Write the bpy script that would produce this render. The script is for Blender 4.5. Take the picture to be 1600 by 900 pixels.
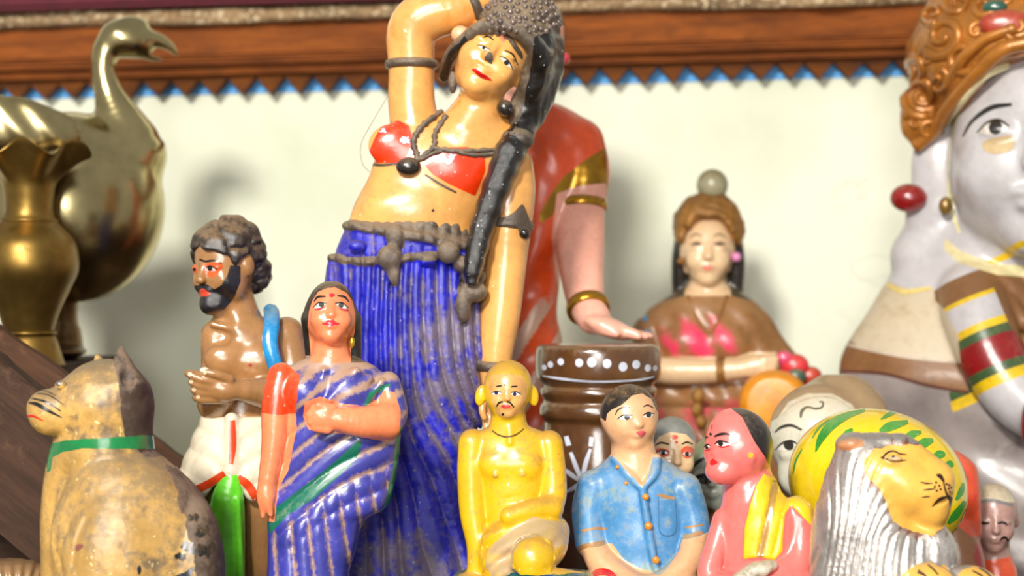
import bpy, bmesh, math, random
import numpy as np
from mathutils import Vector
from mathutils.bvhtree import BVHTree
for o in list(bpy.data.objects): bpy.data.objects.remove(o)
SC = bpy.context.scene
COL = SC.collection
# ---------------------------------------------------------------- camera, world, lamps, exposure
FPX = 2800.0            # focal length in pixels of the 1600 x 900 frame
CAMZ = 1.0              # camera height (m); the horizon is at py = 450
cam = bpy.data.objects.new('camera', bpy.data.cameras.new('camera')); COL.objects.link(cam)
cam.location = (0, 0, CAMZ); cam.rotation_euler = (math.pi/2, 0, 0)
cam.data.sensor_width = 36; cam.data.lens = 36*FPX/1600
cam.data.clip_start = .05
cam.data.dof.use_dof = True; cam.data.dof.focus_distance = 1.13; cam.data.dof.aperture_fstop = 6.0
SC.camera = cam
w = bpy.data.worlds.new('room_light'); SC.world = w; w.use_nodes = True
w.node_tree.nodes['Background'].inputs[0].default_value = (1, .955, .89, 1)
w.node_tree.nodes['Background'].inputs[1].default_value = .30
def lamp(name, loc, target, power, size, col):
    l = bpy.data.lights.new(name, 'AREA'); l.energy = power; l.size = size; l.color = col
    o = bpy.data.objects.new(name, l); COL.objects.link(o); o.location = loc
    o.rotation_euler = (Vector(target)-Vector(loc)).to_track_quat('-Z', 'Y').to_euler()
    return o
lamp('ceiling_lamp_light', (-.55, -.75, 1.95), (0, 1.4, .95), 54, .26, (1, .95, .87))
lamp('front_fill_light', (-.15, -1.7, 1.3), (.0, 1.3, .95), 24, .45, (1, .97, .93))  # added frontal fill near camera height, brightens the figures and the blue band
SC.view_settings.view_transform = 'Standard'; SC.view_settings.look = 'None'
SC.view_settings.gamma = 1; SC.view_settings.exposure = .38; SC.view_settings.use_curve_mapping = False

# ---------------------------------------------------------------- materials
def lin(h):
    if not isinstance(h, str): return tuple(h)
    h = h.lstrip('#'); c = [int(h[i:i+2], 16)/255 for i in (0, 2, 4)]
    return tuple(x/12.92 if x <= .04045 else ((x+.055)/1.055)**2.4 for x in c)
_M = {}
def paint(col, dust=.25, dcol='#8d7452', rough=.36, coat=.55, var=.22, chip=0, ccol='#e6ddcc', scale=55,
          bump=.12, wcol=None, metal=0, up=.35, crough=.12):
    """glossy brush paint over clay: tone variation, settled dust, chips and a worn layer (vertex attribute 'wear')"""
    key = (str(col), dust, dcol, rough, coat, var, chip, ccol, scale, bump, wcol, metal, up, crough)
    if key in _M: return _M[key]
    m = bpy.data.materials.new('paint_%d' % len(_M)); _M[key] = m; m.use_nodes = True
    nt = m.node_tree; N = nt.nodes; L = nt.links; b = N['Principled BSDF']
    def nd(t, **k):
        n = N.new(t)
        for a, v in k.items(): setattr(n, a, v)
        return n
    def math_(op, a, c, clamp=False):
        n = nd('ShaderNodeMath', operation=op, use_clamp=clamp)
        for i, v in enumerate((a, c)):
            if v is None: continue
            if isinstance(v, (int, float)): n.inputs[i].default_value = v
            else: L.new(v, n.inputs[i])
        return n.outputs[0]
    def noise(sc, det=5, ro=.6):
        n = nd('ShaderNodeTexNoise'); n.inputs['Scale'].default_value = sc
        n.inputs['Detail'].default_value = det; n.inputs['Roughness'].default_value = ro
        L.new(tc.outputs['Object'], n.inputs['Vector']); return n.outputs[0]
    def ramp(v, a, c):
        n = nd('ShaderNodeMapRange', interpolation_type='SMOOTHSTEP'); L.new(v, n.inputs[0])
        n.inputs[1].default_value = a; n.inputs[2].default_value = c; return n.outputs[0]
    def mix(f, a, c):
        n = nd('ShaderNodeMix', data_type='RGBA')
        if isinstance(f, (int, float)): n.inputs[0].default_value = f
        else: L.new(f, n.inputs[0])
        for i, v in ((6, a), (7, c)):
            if isinstance(v, tuple): n.inputs[i].default_value = (*v, 1)
            else: L.new(v, n.inputs[i])
        return n.outputs[2]
    tc = nd('ShaderNodeTexCoord')
    c = lin(col); n1 = noise(scale); n2 = noise(scale*4.3, 8, .72)
    out = mix(ramp(n1, .3, .7), tuple(x*(1-var) for x in c), tuple(min(1, x*(1+var*.45)) for x in c))
    gr = mix(ramp(n2, .3, .62), tuple(.74+.1*x for x in (1, .9, .75)), (1., 1., 1.))
    mu = nd('ShaderNodeMix', data_type='RGBA', blend_type='MULTIPLY'); mu.inputs[0].default_value = 1; L.new(out, mu.inputs[6]); L.new(gr, mu.inputs[7]); out = mu.outputs[2]
    if wcol:
        at = nd('ShaderNodeAttribute', attribute_name='wear')
        wv = math_('ADD', at.outputs['Fac'], math_('MULTIPLY', math_('SUBTRACT', n2, .5), 1.5))
        wr = ramp(wv, .3, .85)
        out = mix(wr, out, lin(wcol))
    if chip:
        n3 = noise(scale*7, 4, .55)
        cr = ramp(n3, .74-chip*.2, .76-chip*.2)
        out = mix(cr, out, lin(ccol))
    g = nd('ShaderNodeNewGeometry'); sx = nd('ShaderNodeSeparateXYZ'); L.new(g.outputs['Normal'], sx.inputs[0])
    dv = math_('ADD', math_('MULTIPLY', n2, .9), math_('MULTIPLY', sx.outputs[2], up))
    dv = math_('ADD', dv, math_('MULTIPLY', math_('SUBTRACT', n1, .5), .5))
    df = math_('MULTIPLY', ramp(dv, .66-dust*.55, .98-dust*.55), min(1, .35+dust))
    out = mix(df, out, lin(dcol))
    L.new(out, b.inputs['Base Color'])
    rr = math_('ADD', math_('MULTIPLY', df, .35), rough)
    L.new(rr, b.inputs['Roughness'])
    b.inputs['Metallic'].default_value = metal
    b.inputs['Coat Weight'].default_value = coat; b.inputs['Coat Roughness'].default_value = crough
    if bump:
        bp = nd('ShaderNodeBump'); bp.inputs['Strength'].default_value = bump; bp.inputs['Distance'].default_value = .002
        L.new(math_('ADD', n2, n1), bp.inputs['Height']); L.new(bp.outputs[0], b.inputs['Normal'])
        L.new(bp.outputs[0], b.inputs['Coat Normal'])
    return m
def wood(col, dark, worn, scale=14, axis=0, rough=.6, coat=.0):
    m = bpy.data.materials.new('wood'); m.use_nodes = True
    nt = m.node_tree; N = nt.nodes; L = nt.links; b = N['Principled BSDF']
    tc = N.new('ShaderNodeTexCoord'); mp = N.new('ShaderNodeMapping'); L.new(tc.outputs['Object'], mp.inputs[0])
    s = [1, 1, 1]; s[axis] = .12; mp.inputs['Scale'].default_value = s
    n = N.new('ShaderNodeTexNoise'); n.inputs['Scale'].default_value = scale*8; n.inputs['Detail'].default_value = 8
    n.inputs['Roughness'].default_value = .7; L.new(mp.outputs[0], n.inputs['Vector'])
    r = N.new('ShaderNodeValToRGB'); L.new(n.outputs[0], r.inputs[0]); e = r.color_ramp.elements
    e[0].position = .3; e[0].color = (*lin(dark), 1); e[1].position = .62; e[1].color = (*lin(col), 1)
    n2 = N.new('ShaderNodeTexNoise'); n2.inputs['Scale'].default_value = scale*2.2; n2.inputs['Detail'].default_value = 9
    n2.inputs['Roughness'].default_value = .75; L.new(tc.outputs['Object'], n2.inputs['Vector'])
    mr = N.new('ShaderNodeMapRange'); L.new(n2.outputs[0], mr.inputs[0]); mr.inputs[1].default_value = .55; mr.inputs[2].default_value = .72
    mx = N.new('ShaderNodeMix'); mx.data_type = 'RGBA'; L.new(mr.outputs[0], mx.inputs[0]); L.new(r.outputs[0], mx.inputs[6])
    mx.inputs[7].default_value = (*lin(worn), 1); L.new(mx.outputs[2], b.inputs['Base Color'])
    b.inputs['Roughness'].default_value = rough; b.inputs['Coat Weight'].default_value = coat; b.inputs['Specular IOR Level'].default_value = .25
    bp = N.new('ShaderNodeBump'); bp.inputs['Strength'].default_value = .35; bp.inputs['Distance'].default_value = .002
    L.new(n.outputs[0], bp.inputs['Height']); L.new(bp.outputs[0], b.inputs['Normal'])
    return m

# ---------------------------------------------------------------- plain mesh helpers
def mk(name, V, Fc, mat, parent=None, smooth=True, N=None, attrs=None, loc=None, rz=0):
    me = bpy.data.meshes.new(name); V = np.asarray(V, np.float32)
    if isinstance(Fc, np.ndarray):
        n = Fc.shape[1]; me.vertices.add(len(V)); me.vertices.foreach_set('co', V.ravel())
        me.loops.add(Fc.size); me.loops.foreach_set('vertex_index', Fc.astype(np.int32).ravel())
        me.polygons.add(len(Fc)); me.polygons.foreach_set('loop_start', np.arange(0, Fc.size, n, dtype=np.int32))
        me.update(calc_edges=True)
    else:
        me.from_pydata([tuple(map(float, v)) for v in V], [], [tuple(map(int, f)) for f in Fc]); me.update()
    me.polygons.foreach_set('use_smooth', np.full(len(me.polygons), smooth))
    if attrs:
        for k, a in attrs.items():
            at = me.attributes.new(k, 'FLOAT', 'POINT'); at.data.foreach_set('value', np.asarray(a, np.float32))
    if N is not None:
        me.normals_split_custom_set_from_vertices(N.astype(np.float32))
    me.materials.append(mat)
    o = bpy.data.objects.new(name, me); COL.objects.link(o)
    if parent is not None: o.parent = parent
    if loc is not None: o.location = loc
    if rz: o.rotation_euler = (0, 0, rz)
    return o
def box(name, x, y, z, mat, parent=None, bev=.002, **k):
    bm = bmesh.new(); bmesh.ops.create_cube(bm, size=1)
    for v in bm.verts:
        v.co = Vector((x[0] if v.co.x < 0 else x[1], y[0] if v.co.y < 0 else y[1], z[0] if v.co.z < 0 else z[1]))
    if bev: bmesh.ops.bevel(bm, geom=bm.edges[:], offset=bev, segments=2, affect='EDGES')
    return bmobj(name, bm, mat, parent, **k)
def bmobj(name, bm, mat, parent=None, loc=None, rot=None, smooth=False):
    me = bpy.data.meshes.new(name); bm.normal_update(); bm.to_mesh(me); bm.free(); me.materials.append(mat)
    for p in me.polygons: p.use_smooth = smooth
    o = bpy.data.objects.new(name, me); COL.objects.link(o); o.parent = parent
    if loc: o.location = loc
    if rot: o.rotation_euler = rot
    return o
def tag(o, label, cat, group=None):
    o['label'] = label; o['category'] = cat
    if group: o['group'] = group
    return o
def struct(o): o['kind'] = 'structure'; return o
def spline(P, n):
    """Catmull-Rom through the rows of P, n samples per span"""
    P = np.asarray(P, float); Q = np.vstack([2*P[0]-P[1], P, 2*P[-1]-P[-2]]); out = []
    for i in range(1, len(Q)-2):
        t = np.linspace(0, 1, n, endpoint=False)[:, None]; a, b, c, d = Q[i-1:i+3]
        out.append(.5*((2*b)+(c-a)*t+(2*a-5*b+4*c-d)*t*t+(3*b-a-3*c+d)*t**3))
    return np.vstack(out+[P[-1:]])
def loop_spline(P, n):
    P = np.asarray(P, float); m = len(P); out = []
    for i in range(m):
        t = np.linspace(0, 1, n, endpoint=False)[:, None]; a, b, c, d = P[(i-1) % m], P[i], P[(i+1) % m], P[(i+2) % m]
        out.append(.5*((2*b)+(c-a)*t+(2*a-5*b+4*c-d)*t*t+(3*b-a-3*c+d)*t**3))
    return np.vstack(out)
def tube_mesh(P, R, seg=10, closed=False, flat=1.0):
    P = np.asarray(P, float); n = len(P); R = np.broadcast_to(np.asarray(R, float), (n,))
    if closed: T = np.roll(P, -1, 0)-np.roll(P, 1, 0)
    else: T = np.gradient(P, axis=0)
    T /= np.linalg.norm(T, axis=1)[:, None]+1e-9
    up = np.array([0, 1., 0]); V = []
    A = np.cross(T, up); bad = np.linalg.norm(A, axis=1) < .15; A[bad] = np.cross(T[bad], [1., 0, 0])
    A /= np.linalg.norm(A, axis=1)[:, None]; B = np.cross(A, T)
    th = np.linspace(0, 2*np.pi, seg, endpoint=False)
    V = (P[:, None]+R[:, None, None]*(np.cos(th)[None, :, None]*A[:, None]+flat*np.sin(th)[None, :, None]*B[:, None])).reshape(-1, 3)
    F = []
    for i in range(n if closed else n-1):
        j = (i+1) % n
        for k in range(seg):
            l = (k+1) % seg; F.append((i*seg+k, i*seg+l, j*seg+l, j*seg+k))
    V = list(V)
    if not closed:
        V.append(P[0]); V.append(P[-1]); a = len(V)-2
        for k in range(seg):
            l = (k+1) % seg; F.append((a, a, l, k)[1:]) ; F.append((a+1, (n-1)*seg+k, (n-1)*seg+l))
    return np.array(V), F
def nz(x, y, z, fr, seed=0, oct=3):
    """smooth pseudo noise in -1..1 from sines"""
    r = np.random.RandomState(seed); o = 0; amp = 1; tot = 0
    for q in range(oct):
        for _ in range(3):
            d = r.normal(size=3); d *= fr*(2**q)*(.7+.6*r.rand())/np.linalg.norm(d)
            e = r.normal(size=3); e *= fr*(2**q)/np.linalg.norm(e)
            o = o+amp*np.sin(d[0]*x+d[1]*y+d[2]*z+r.rand()*6.3)*np.cos(e[0]*x+e[1]*y+e[2]*z+r.rand()*6.3)
        tot += amp*1.6; amp *= .5
    return o/tot
def polysd(x, y, poly):
    """signed distance to a 2-D polygon (negative inside)"""
    x = np.asarray(x, float); y = np.asarray(y, float); P = np.asarray(poly, float); d = np.full(x.shape, 1e9); s = np.zeros(x.shape, bool)
    for i in range(len(P)):
        a, b = P[i], P[(i+1) % len(P)]; e = b-a; wx, wy = x-a[0], y-a[1]
        t = np.clip((wx*e[0]+wy*e[1])/(e@e+1e-9), 0, 1); d = np.minimum(d, (wx-e[0]*t)**2+(wy-e[1]*t)**2)
        c = (a[1] > y) != (b[1] > y)
        with np.errstate(all='ignore'): s ^= c & (x < (b[0]-a[0])*(y-a[1])/(b[1]-a[1]+1e-12)+a[0])
    d = np.sqrt(d); return np.where(s, -d, d)
def smin(a, b, k):
    if k <= 0: return np.minimum(a, b)
    h = np.clip(.5+.5*(b-a)/k, 0, 1); return b*(1-h)+a*h-k*h*(1-h)

# ---------------------------------------------------------------- sculpting: a field on a grid, meshed, cut along paint edges
class Frame:
    """head (or limb) frame: u image right, v up, w to the viewer; yaw + = turns to image right, pitch + = looks up, roll + = clockwise"""
    def __init__(s, px, py, dy, H, yaw=0, pitch=0, roll=0):
        s.C = np.array([px, dy, -py], float); s.H = H
        t, p, r = map(math.radians, (yaw, pitch, roll))
        U = np.array([math.cos(t), math.sin(t), 0]); W = np.array([math.sin(t), -math.cos(t), 0]); V = np.array([0, 0, 1.])
        W, V = W*math.cos(p)+V*math.sin(p), V*math.cos(p)-W*math.sin(p)
        def rl(a): return np.array([a[0]*math.cos(r)+a[2]*math.sin(r), a[1], -a[0]*math.sin(r)+a[2]*math.cos(r)])
        s.A = np.array([rl(U), rl(V), rl(W)])
    def to(s, P): return s.C+s.H*(np.asarray(P, float)@s.A)
class Fig:
    def __init__(s, name, label, cat, D, cx, base, box_, h=2.0, group=None):
        """D: distance of the thing's mid plane; cx, base: pixel column and row of its foot; box_: (px0,px1,py0,py1,dy0,dy1)"""
        s.D, s.cx, s.base, s.h = D, cx, base, h; s.s = D/FPX; a = math.atan((cx-800)/FPX); s.ca = math.cos(a)
        o = bpy.data.objects.new(name, None); COL.objects.link(o); o.empty_display_size = .02
        o.location = ((cx-800)*D/FPX, D, CAMZ+(450-base)*s.s); o.rotation_euler = (0, 0, -a); tag(o, label, cat, group); s.o = o
        x0, x1, p0, p1, y0, y1 = box_
        s.ax = [np.arange(x0-3*h, x1+3*h, h, dtype=np.float32), np.arange(y0-3*h, y1+3*h, h, dtype=np.float32), np.arange(-p1-3*h, -p0+3*h, h, dtype=np.float32)]
        s.F = np.full([len(a) for a in s.ax], 1e3, np.float32); s.bvh = None
    def clear(s): s.F[:] = 1e3; return s
    def blk(s, lo, hi):
        sl = []
        for i in range(3):
            a = int(np.searchsorted(s.ax[i], lo[i])); b = int(np.searchsorted(s.ax[i], hi[i])); sl.append(slice(a, max(b, a)))
        sl = tuple(sl); g = [s.ax[0][sl[0]][:, None, None], s.ax[1][sl[1]][None, :, None], s.ax[2][sl[2]][None, None, :]]
        return sl, g
    def put(s, lo, hi, fn, k, op='u'):
        m = k+4*s.h
        sl, g = s.blk(np.asarray(lo)-m, np.asarray(hi)+m)
        if s.F[sl].size == 0: return
        d = fn(*g).astype(np.float32); f = s.F[sl]
        if op == 'u': s.F[sl] = smin(f, d, k)
        elif op == 's': s.F[sl] = -smin(-f, d, k)
        elif op == 'd': s.F[sl] = f+d
    def loc(s, fr):
        def f(X, Y, Z):
            if fr is None: return X, Y, Z
            dx, dy, dz = X-fr.C[0], Y-fr.C[1], Z-fr.C[2]; A = fr.A/fr.H
            return tuple(A[i][0]*dx+A[i][1]*dy+A[i][2]*dz for i in range(3))
        return f
    def ell(s, c, r, k=6, fr=None, rot=0, op='u'):
        """ellipsoid: (px,py,dy) centre + (rx,ry_up,r_depth) in pixels, or in a frame's own units (u,v,w); rot = clockwise degrees"""
        r = np.asarray(r, float)
        if fr is None:
            fr2 = Frame(c[0], c[1], c[2], 1, roll=rot); cc = (0, 0, 0)
        else: fr2 = fr; cc = c
        W = fr2.to(np.asarray(cc, float)); R = r.max()*fr2.H; k2 = k*(fr2.H if fr is not None else 1); lo = s.loc(fr2); H = fr2.H
        def fn(X, Y, Z):
            u, v, w = lo(X, Y, Z); u = u-cc[0]; v = v-cc[1]; w = w-cc[2]
            a = np.sqrt((u/r[0])**2+(v/r[1])**2+(w/r[2])**2); b = np.sqrt((u/r[0]**2)**2+(v/r[1]**2)**2+(w/r[2]**2)**2)
            return H*a*(a-1)/np.maximum(b, 1e-6)
        s.put(W-R, W+R, fn, k2, op)
    def cap(s, a, b, ra, rb, k=6, fr=None, op='u', fl=1.0):
        """tapered limb from a to b; fl flattens it in depth"""
        if fr is None: A = np.array([a[0], a[2], -a[1]], float); B = np.array([b[0], b[2], -b[1]], float); k2 = k
        else: A, B = fr.to(a), fr.to(b); ra *= fr.H; rb *= fr.H; k2 = k*fr.H
        R = max(ra, rb)*max(1, fl); ba = B-A; l2 = ba@ba+1e-9
        def fn(X, Y, Z):
            dx, dy, dz = X-A[0], Y-A[1], Z-A[2]; t = np.clip((dx*ba[0]+dy*ba[1]+dz*ba[2])/l2, 0, 1)
            return np.sqrt((dx-t*ba[0])**2+((dy-t*ba[1])/fl)**2+(dz-t*ba[2])**2)-(ra+(rb-ra)*t)
        s.put(np.minimum(A, B)-R, np.maximum(A, B)+R, fn, k2, op)
    def chain(s, pts, k=6, op='u', n=4, fl=1.0):
        """smooth limb through rows (px,py,dy,r)"""
        Q = spline(pts, n); A = np.stack([Q[:, 0], Q[:, 2], -Q[:, 1]], 1); R = Q[:, 3]; mr = R.max()*max(1, fl)
        def fn(X, Y, Z):
            o = None
            for i in range(len(Q)-1):
                ba = A[i+1]-A[i]; dx, dy, dz = X-A[i][0], Y-A[i][1], Z-A[i][2]; t = np.clip((dx*ba[0]+dy*ba[1]+dz*ba[2])/(ba@ba+1e-9), 0, 1)
                d = np.sqrt((dx-t*ba[0])**2+((dy-t*ba[1])/fl)**2+(dz-t*ba[2])**2)-(R[i]+(R[i+1]-R[i])*t); o = d if o is None else np.minimum(o, d)
            return o
        s.put(A.min(0)-mr, A.max(0)+mr, fn, k, op)
    def prof(s, rows, k=8, fold=None, pw=2.0, op='u', rnd=6):
        """body lofted from rows (py, xleft, xright, yc, ry)"""
        Q = spline(sorted(rows, key=lambda r: -r[0]), 8); z = -Q[:, 0]; o = np.argsort(z); Q = Q[o]; z = z[o]
        lo = (Q[:, 1].min(), (Q[:, 3]-Q[:, 4]).min(), z[0]); hi = (Q[:, 2].max(), (Q[:, 3]+Q[:, 4]).max(), z[-1])
        def fn(X, Y, Z):
            zz = np.clip(Z, z[0], z[-1]); I = lambda c: np.interp(zz, z, c)
            xc = I((Q[:, 1]+Q[:, 2])/2); rx = I((Q[:, 2]-Q[:, 1])/2); yc = I(Q[:, 3]); ry = I(Q[:, 4])
            u = (X-xc)/rx; v = (Y-yc)/ry; q = (np.abs(u)**pw+np.abs(v)**pw)**(1/pw)
            g = np.sqrt((u/rx)**2+(v/ry)**2)/np.maximum(np.sqrt(u*u+v*v), 1e-4)
            d = (q-1)/np.maximum(g, 1e-5)
            if fold is not None: d = d-fold(X, Y, Z, u, v)
            e = np.maximum(Z-z[-1], z[0]-Z)
            return -smin(-d, -(e+0*d), rnd)
        s.put(lo, hi, fn, k, op)
    def disp(s, lo, hi, fn):
        """add relief: fn(X,Y,Z) pixels outwards, in the pixel box lo/hi = (px,py,dy)"""
        s.put((lo[0], lo[2], -hi[1]), (hi[0], hi[2], -lo[1]), lambda X, Y, Z: -fn(X, Y, Z)*((X >= lo[0]) & (X <= hi[0]) & (Z <= -lo[1]) & (Z >= -hi[1])), 0, 'd')
    def mesh(s, it=2):
        F = np.pad(s.F, 1, constant_values=50.); h = s.h; S = F < 0
        A = [slice(0, -1), slice(1, None)]
        cnt = sum(S[A[i], A[j], A[k]].astype(np.int8) for i in (0, 1) for j in (0, 1) for k in (0, 1))
        act = np.argwhere((cnt > 0) & (cnt < 8)); n = len(act)
        idx = np.full(cnt.shape, -1, np.int32); idx[tuple(act.T)] = np.arange(n)
        acc = np.zeros((n, 3)); c = np.zeros(n)
        cor = {(i, j, k): F[act[:, 0]+i, act[:, 1]+j, act[:, 2]+k] for i in (0, 1) for j in (0, 1) for k in (0, 1)}
        for a in cor:
            for ax in range(3):
                if a[ax]: continue
                b = list(a); b[ax] = 1; b = tuple(b); fa, fb = cor[a], cor[b]; m = (fa < 0) != (fb < 0)
                t = np.where(m, fa/np.where(m, fa-fb, 1), 0); p = np.tile(np.array(a, float), (n, 1)); p[:, ax] = t
                acc += p*m[:, None]; c += m
        V = act+acc/c[:, None]-1; org = np.array([a[0] for a in s.ax]); V = V*h+org
        Q = []
        for ax in range(3):
            b, d = (ax+1) % 3, (ax+2) % 3
            sl0 = [slice(None)]*3; sl1 = [slice(None)]*3; sl0[ax] = slice(0, -1); sl1[ax] = slice(1, None)
            E = np.argwhere(S[tuple(sl0)] != S[tuple(sl1)]); E = E[(E[:, b] > 0) & (E[:, d] > 0)]
            ins = S[tuple(E.T)]; q = []
            for ob, od in ((0, 0), (1, 0), (1, 1), (0, 1)):
                e = E.copy(); e[:, b] -= ob; e[:, d] -= od; q.append(idx[tuple(e.T)])
            q = np.stack(q, 1); q[~ins] = q[~ins][:, ::-1]; Q.append(q)
        Q = np.vstack(Q); Q = Q[(Q >= 0).all(1)]
        ed = np.vstack([Q[:, [0, 1]], Q[:, [1, 2]], Q[:, [2, 3]], Q[:, [3, 0]]])
        for _ in range(it):
            sm = np.zeros_like(V); dg = np.zeros(n)
            for k in range(3): sm[:, k] = np.bincount(ed[:, 0], V[ed[:, 1], k], n)+np.bincount(ed[:, 1], V[ed[:, 0], k], n)
            dg = np.bincount(ed[:, 0], minlength=n)+np.bincount(ed[:, 1], minlength=n)
            V = V*.45+.55*sm/np.maximum(dg, 1)[:, None]
        T = np.vstack([Q[:, [0, 1, 2]], Q[:, [0, 2, 3]]])
        fn = np.cross(V[T[:, 1]]-V[T[:, 0]], V[T[:, 2]]-V[T[:, 0]]); N = np.zeros_like(V)
        for k in range(3):
            for c_ in range(3): N[:, k] += np.bincount(T[:, c_], fn[:, k], n)
        N /= np.linalg.norm(N, axis=1)[:, None]+1e-9
        s.bvh = BVHTree.FromPolygons(V.tolist(), T.tolist())
        s.full = (V, N)
        return (V, N, T)
    # ---- output
    def m2(s, V):
        V = np.asarray(V, float); return np.stack([(V[:, 0]-s.cx)*s.s*s.ca, V[:, 1]*s.s, (V[:, 2]+s.base)*s.s], 1)
    def out(s, name, M, mat, parent=None, wear=None, kind=None, label=None):
        V, N, T = M
        if len(T) == 0: return None
        used = np.unique(T); re = np.full(len(V), -1); re[used] = np.arange(len(used)); V = V[used]; N = N[used]; T = re[T]
        at = {'wear': wear(V[:, 0], -V[:, 2], V[:, 1], N)*np.ones(len(V))} if wear else None
        o = mk(name, s.m2(V), T, mat, parent or s.o, True, N, at)
        if label: o['label'] = label
        return o
    def raw(s, name, V, F, mat, parent=None, smooth=True):
        """mesh in (px, dy, up) pixels"""
        return mk(name, s.m2(V), F, mat, parent or s.o, smooth)
    def tube(s, name, pts, r, mat, parent=None, seg=10, closed=False, n=6, flat=1.0):
        """pts rows (px,py,dy) with radius r (scalar or per row)"""
        r = np.broadcast_to(np.asarray(r, float), (len(pts),)); P = np.column_stack([np.asarray(pts, float), r])
        Q = loop_spline(P, n) if closed else spline(P, n)
        V, F = tube_mesh(np.stack([Q[:, 0], Q[:, 2], -Q[:, 1]], 1), Q[:, 3], seg, closed, flat)
        return s.raw(name, V, F, mat, parent)
    def ring(s, name, c, ax, rx, rd, r, mat, parent=None, flat=1.0, n=28, lump=0):
        """bangle: centre (px,py,dy), limb axis (dx,dpy,ddy), radii across the picture / in depth"""
        c = np.array([c[0], c[2], -c[1]], float); a = np.array([ax[0], ax[2], -ax[1]], float); a /= np.linalg.norm(a)
        u = np.cross(a, [0, 1., 0]); u /= np.linalg.norm(u); v = np.cross(a, u); th = np.linspace(0, 2*np.pi, n, endpoint=False)
        P = c+rx*np.cos(th)[:, None]*u+rd*np.sin(th)[:, None]*v
        # band: an ellipse section stretched along the limb axis
        ps = np.linspace(0, 2*np.pi, 8, endpoint=False); O = (P-c)/np.linalg.norm(P-c, axis=1)[:, None]
        r = r*(1+lump*nz(P[:, 0], P[:, 1], P[:, 2], .14, 3, 2))[:, None, None]; V = (P[:, None]+r*np.cos(ps)[None, :, None]*O[:, None]+r*flat*np.sin(ps)[None, :, None]*a[None, None]).reshape(-1, 3)
        F = [(i*8+k, i*8+(k+1) % 8, ((i+1) % n)*8+(k+1) % 8, ((i+1) % n)*8+k) for i in range(n) for k in range(8)]
        return s.raw(name, V, F, mat, parent)
    def ball(s, name, c, r, mat, parent=None, n=10, squash=(1, 1, 1)):
        th = np.linspace(0, np.pi, n+1); ph = np.linspace(0, 2*np.pi, 2*n, endpoint=False)
        V = np.array([[c[0]+r*squash[0]*math.sin(a)*math.cos(b), c[2]+r*squash[2]*math.sin(a)*math.sin(b), -c[1]+r*squash[1]*math.cos(a)] for a in th for b in ph])
        m = 2*n; F = [(i*m+k, (i+1)*m+k, (i+1)*m+(k+1) % m, i*m+(k+1) % m) for i in range(n) for k in range(m)]
        return s.raw(name, V, F, mat, parent)
    # ---- paint marks laid on the sculpted surface
    def hit(s, p, fr=None):
        if fr is None: o = Vector((p[0], -2000, -p[1])); d = Vector((0, 1, 0))
        else: o = Vector(fr.to((p[0], p[1], 4))); d = Vector(-fr.A[2])
        h = s.bvh.ray_cast(o, d)
        if h[0] is None:
            h = s.bvh.find_nearest(o+d*(2000 if fr is None else fr.H*3.4))
        return np.array(h[0]), np.array(h[1])
    def onsurf(s, P, off, fr=None):
        R = []; lim = 60 if fr is None else fr.H*.9
        for p in P:
            q, n = s.hit(p, fr); R.append(q+n*off)
        return np.array(R)
    def stroke(s, name, pts, w, mat, parent=None, fr=None, off=.45, n=6, m=3):
        w = np.broadcast_to(np.asarray(w, float), (len(pts),)); Q = spline(np.column_stack([np.asarray(pts, float), w]), n)
        T = np.gradient(Q[:, :2], axis=0); T /= np.linalg.norm(T, axis=1)[:, None]+1e-9; Nn = np.stack([-T[:, 1], T[:, 0]], 1)
        g = np.linspace(-.5, .5, m); P = (Q[:, None, :2]+g[None, :, None]*Q[:, 2][:, None, None]*Nn[:, None]).reshape(-1, 2)
        V = s.onsurf(P, off, fr); F = np.array([(i*m+k, i*m+k+1, (i+1)*m+k+1, (i+1)*m+k) for i in range(len(Q)-1) for k in range(m-1)])
        return s.raw(name, V, F, mat, parent)
    def blob(s, name, pts, mat, parent=None, fr=None, off=.45, n=5, rings=4):
        Q = loop_spline(pts, n); c = Q.mean(0); m = len(Q); P = [c]
        for r in range(1, rings+1): P += list(c+(Q-c)*r/rings)
        V = s.onsurf(P, off, fr); F = [(0, 1+k, 1+(k+1) % m) for k in range(m)]
        for r in range(rings-1): F += [(1+r*m+k, 1+(r+1)*m+k, 1+(r+1)*m+(k+1) % m, 1+r*m+(k+1) % m) for k in range(m)]
        return s.raw(name, V, F, mat, parent)
    def dot(s, name, c, r, mat, parent=None, fr=None, off=.5, ry=None):
        ry = ry or r; return s.blob(name, [(c[0]+r*math.cos(t), c[1]+ry*math.sin(t)) for t in np.linspace(0, 2*np.pi, 8, endpoint=False)], mat, parent, fr, off, 3, 2)
def join(*Ms):
    n = 0; T = []
    for m in Ms: T.append(m[2]+n); n += len(m[0])
    return np.vstack([m[0] for m in Ms]), np.vstack([m[1] for m in Ms]), np.vstack(T)
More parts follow.
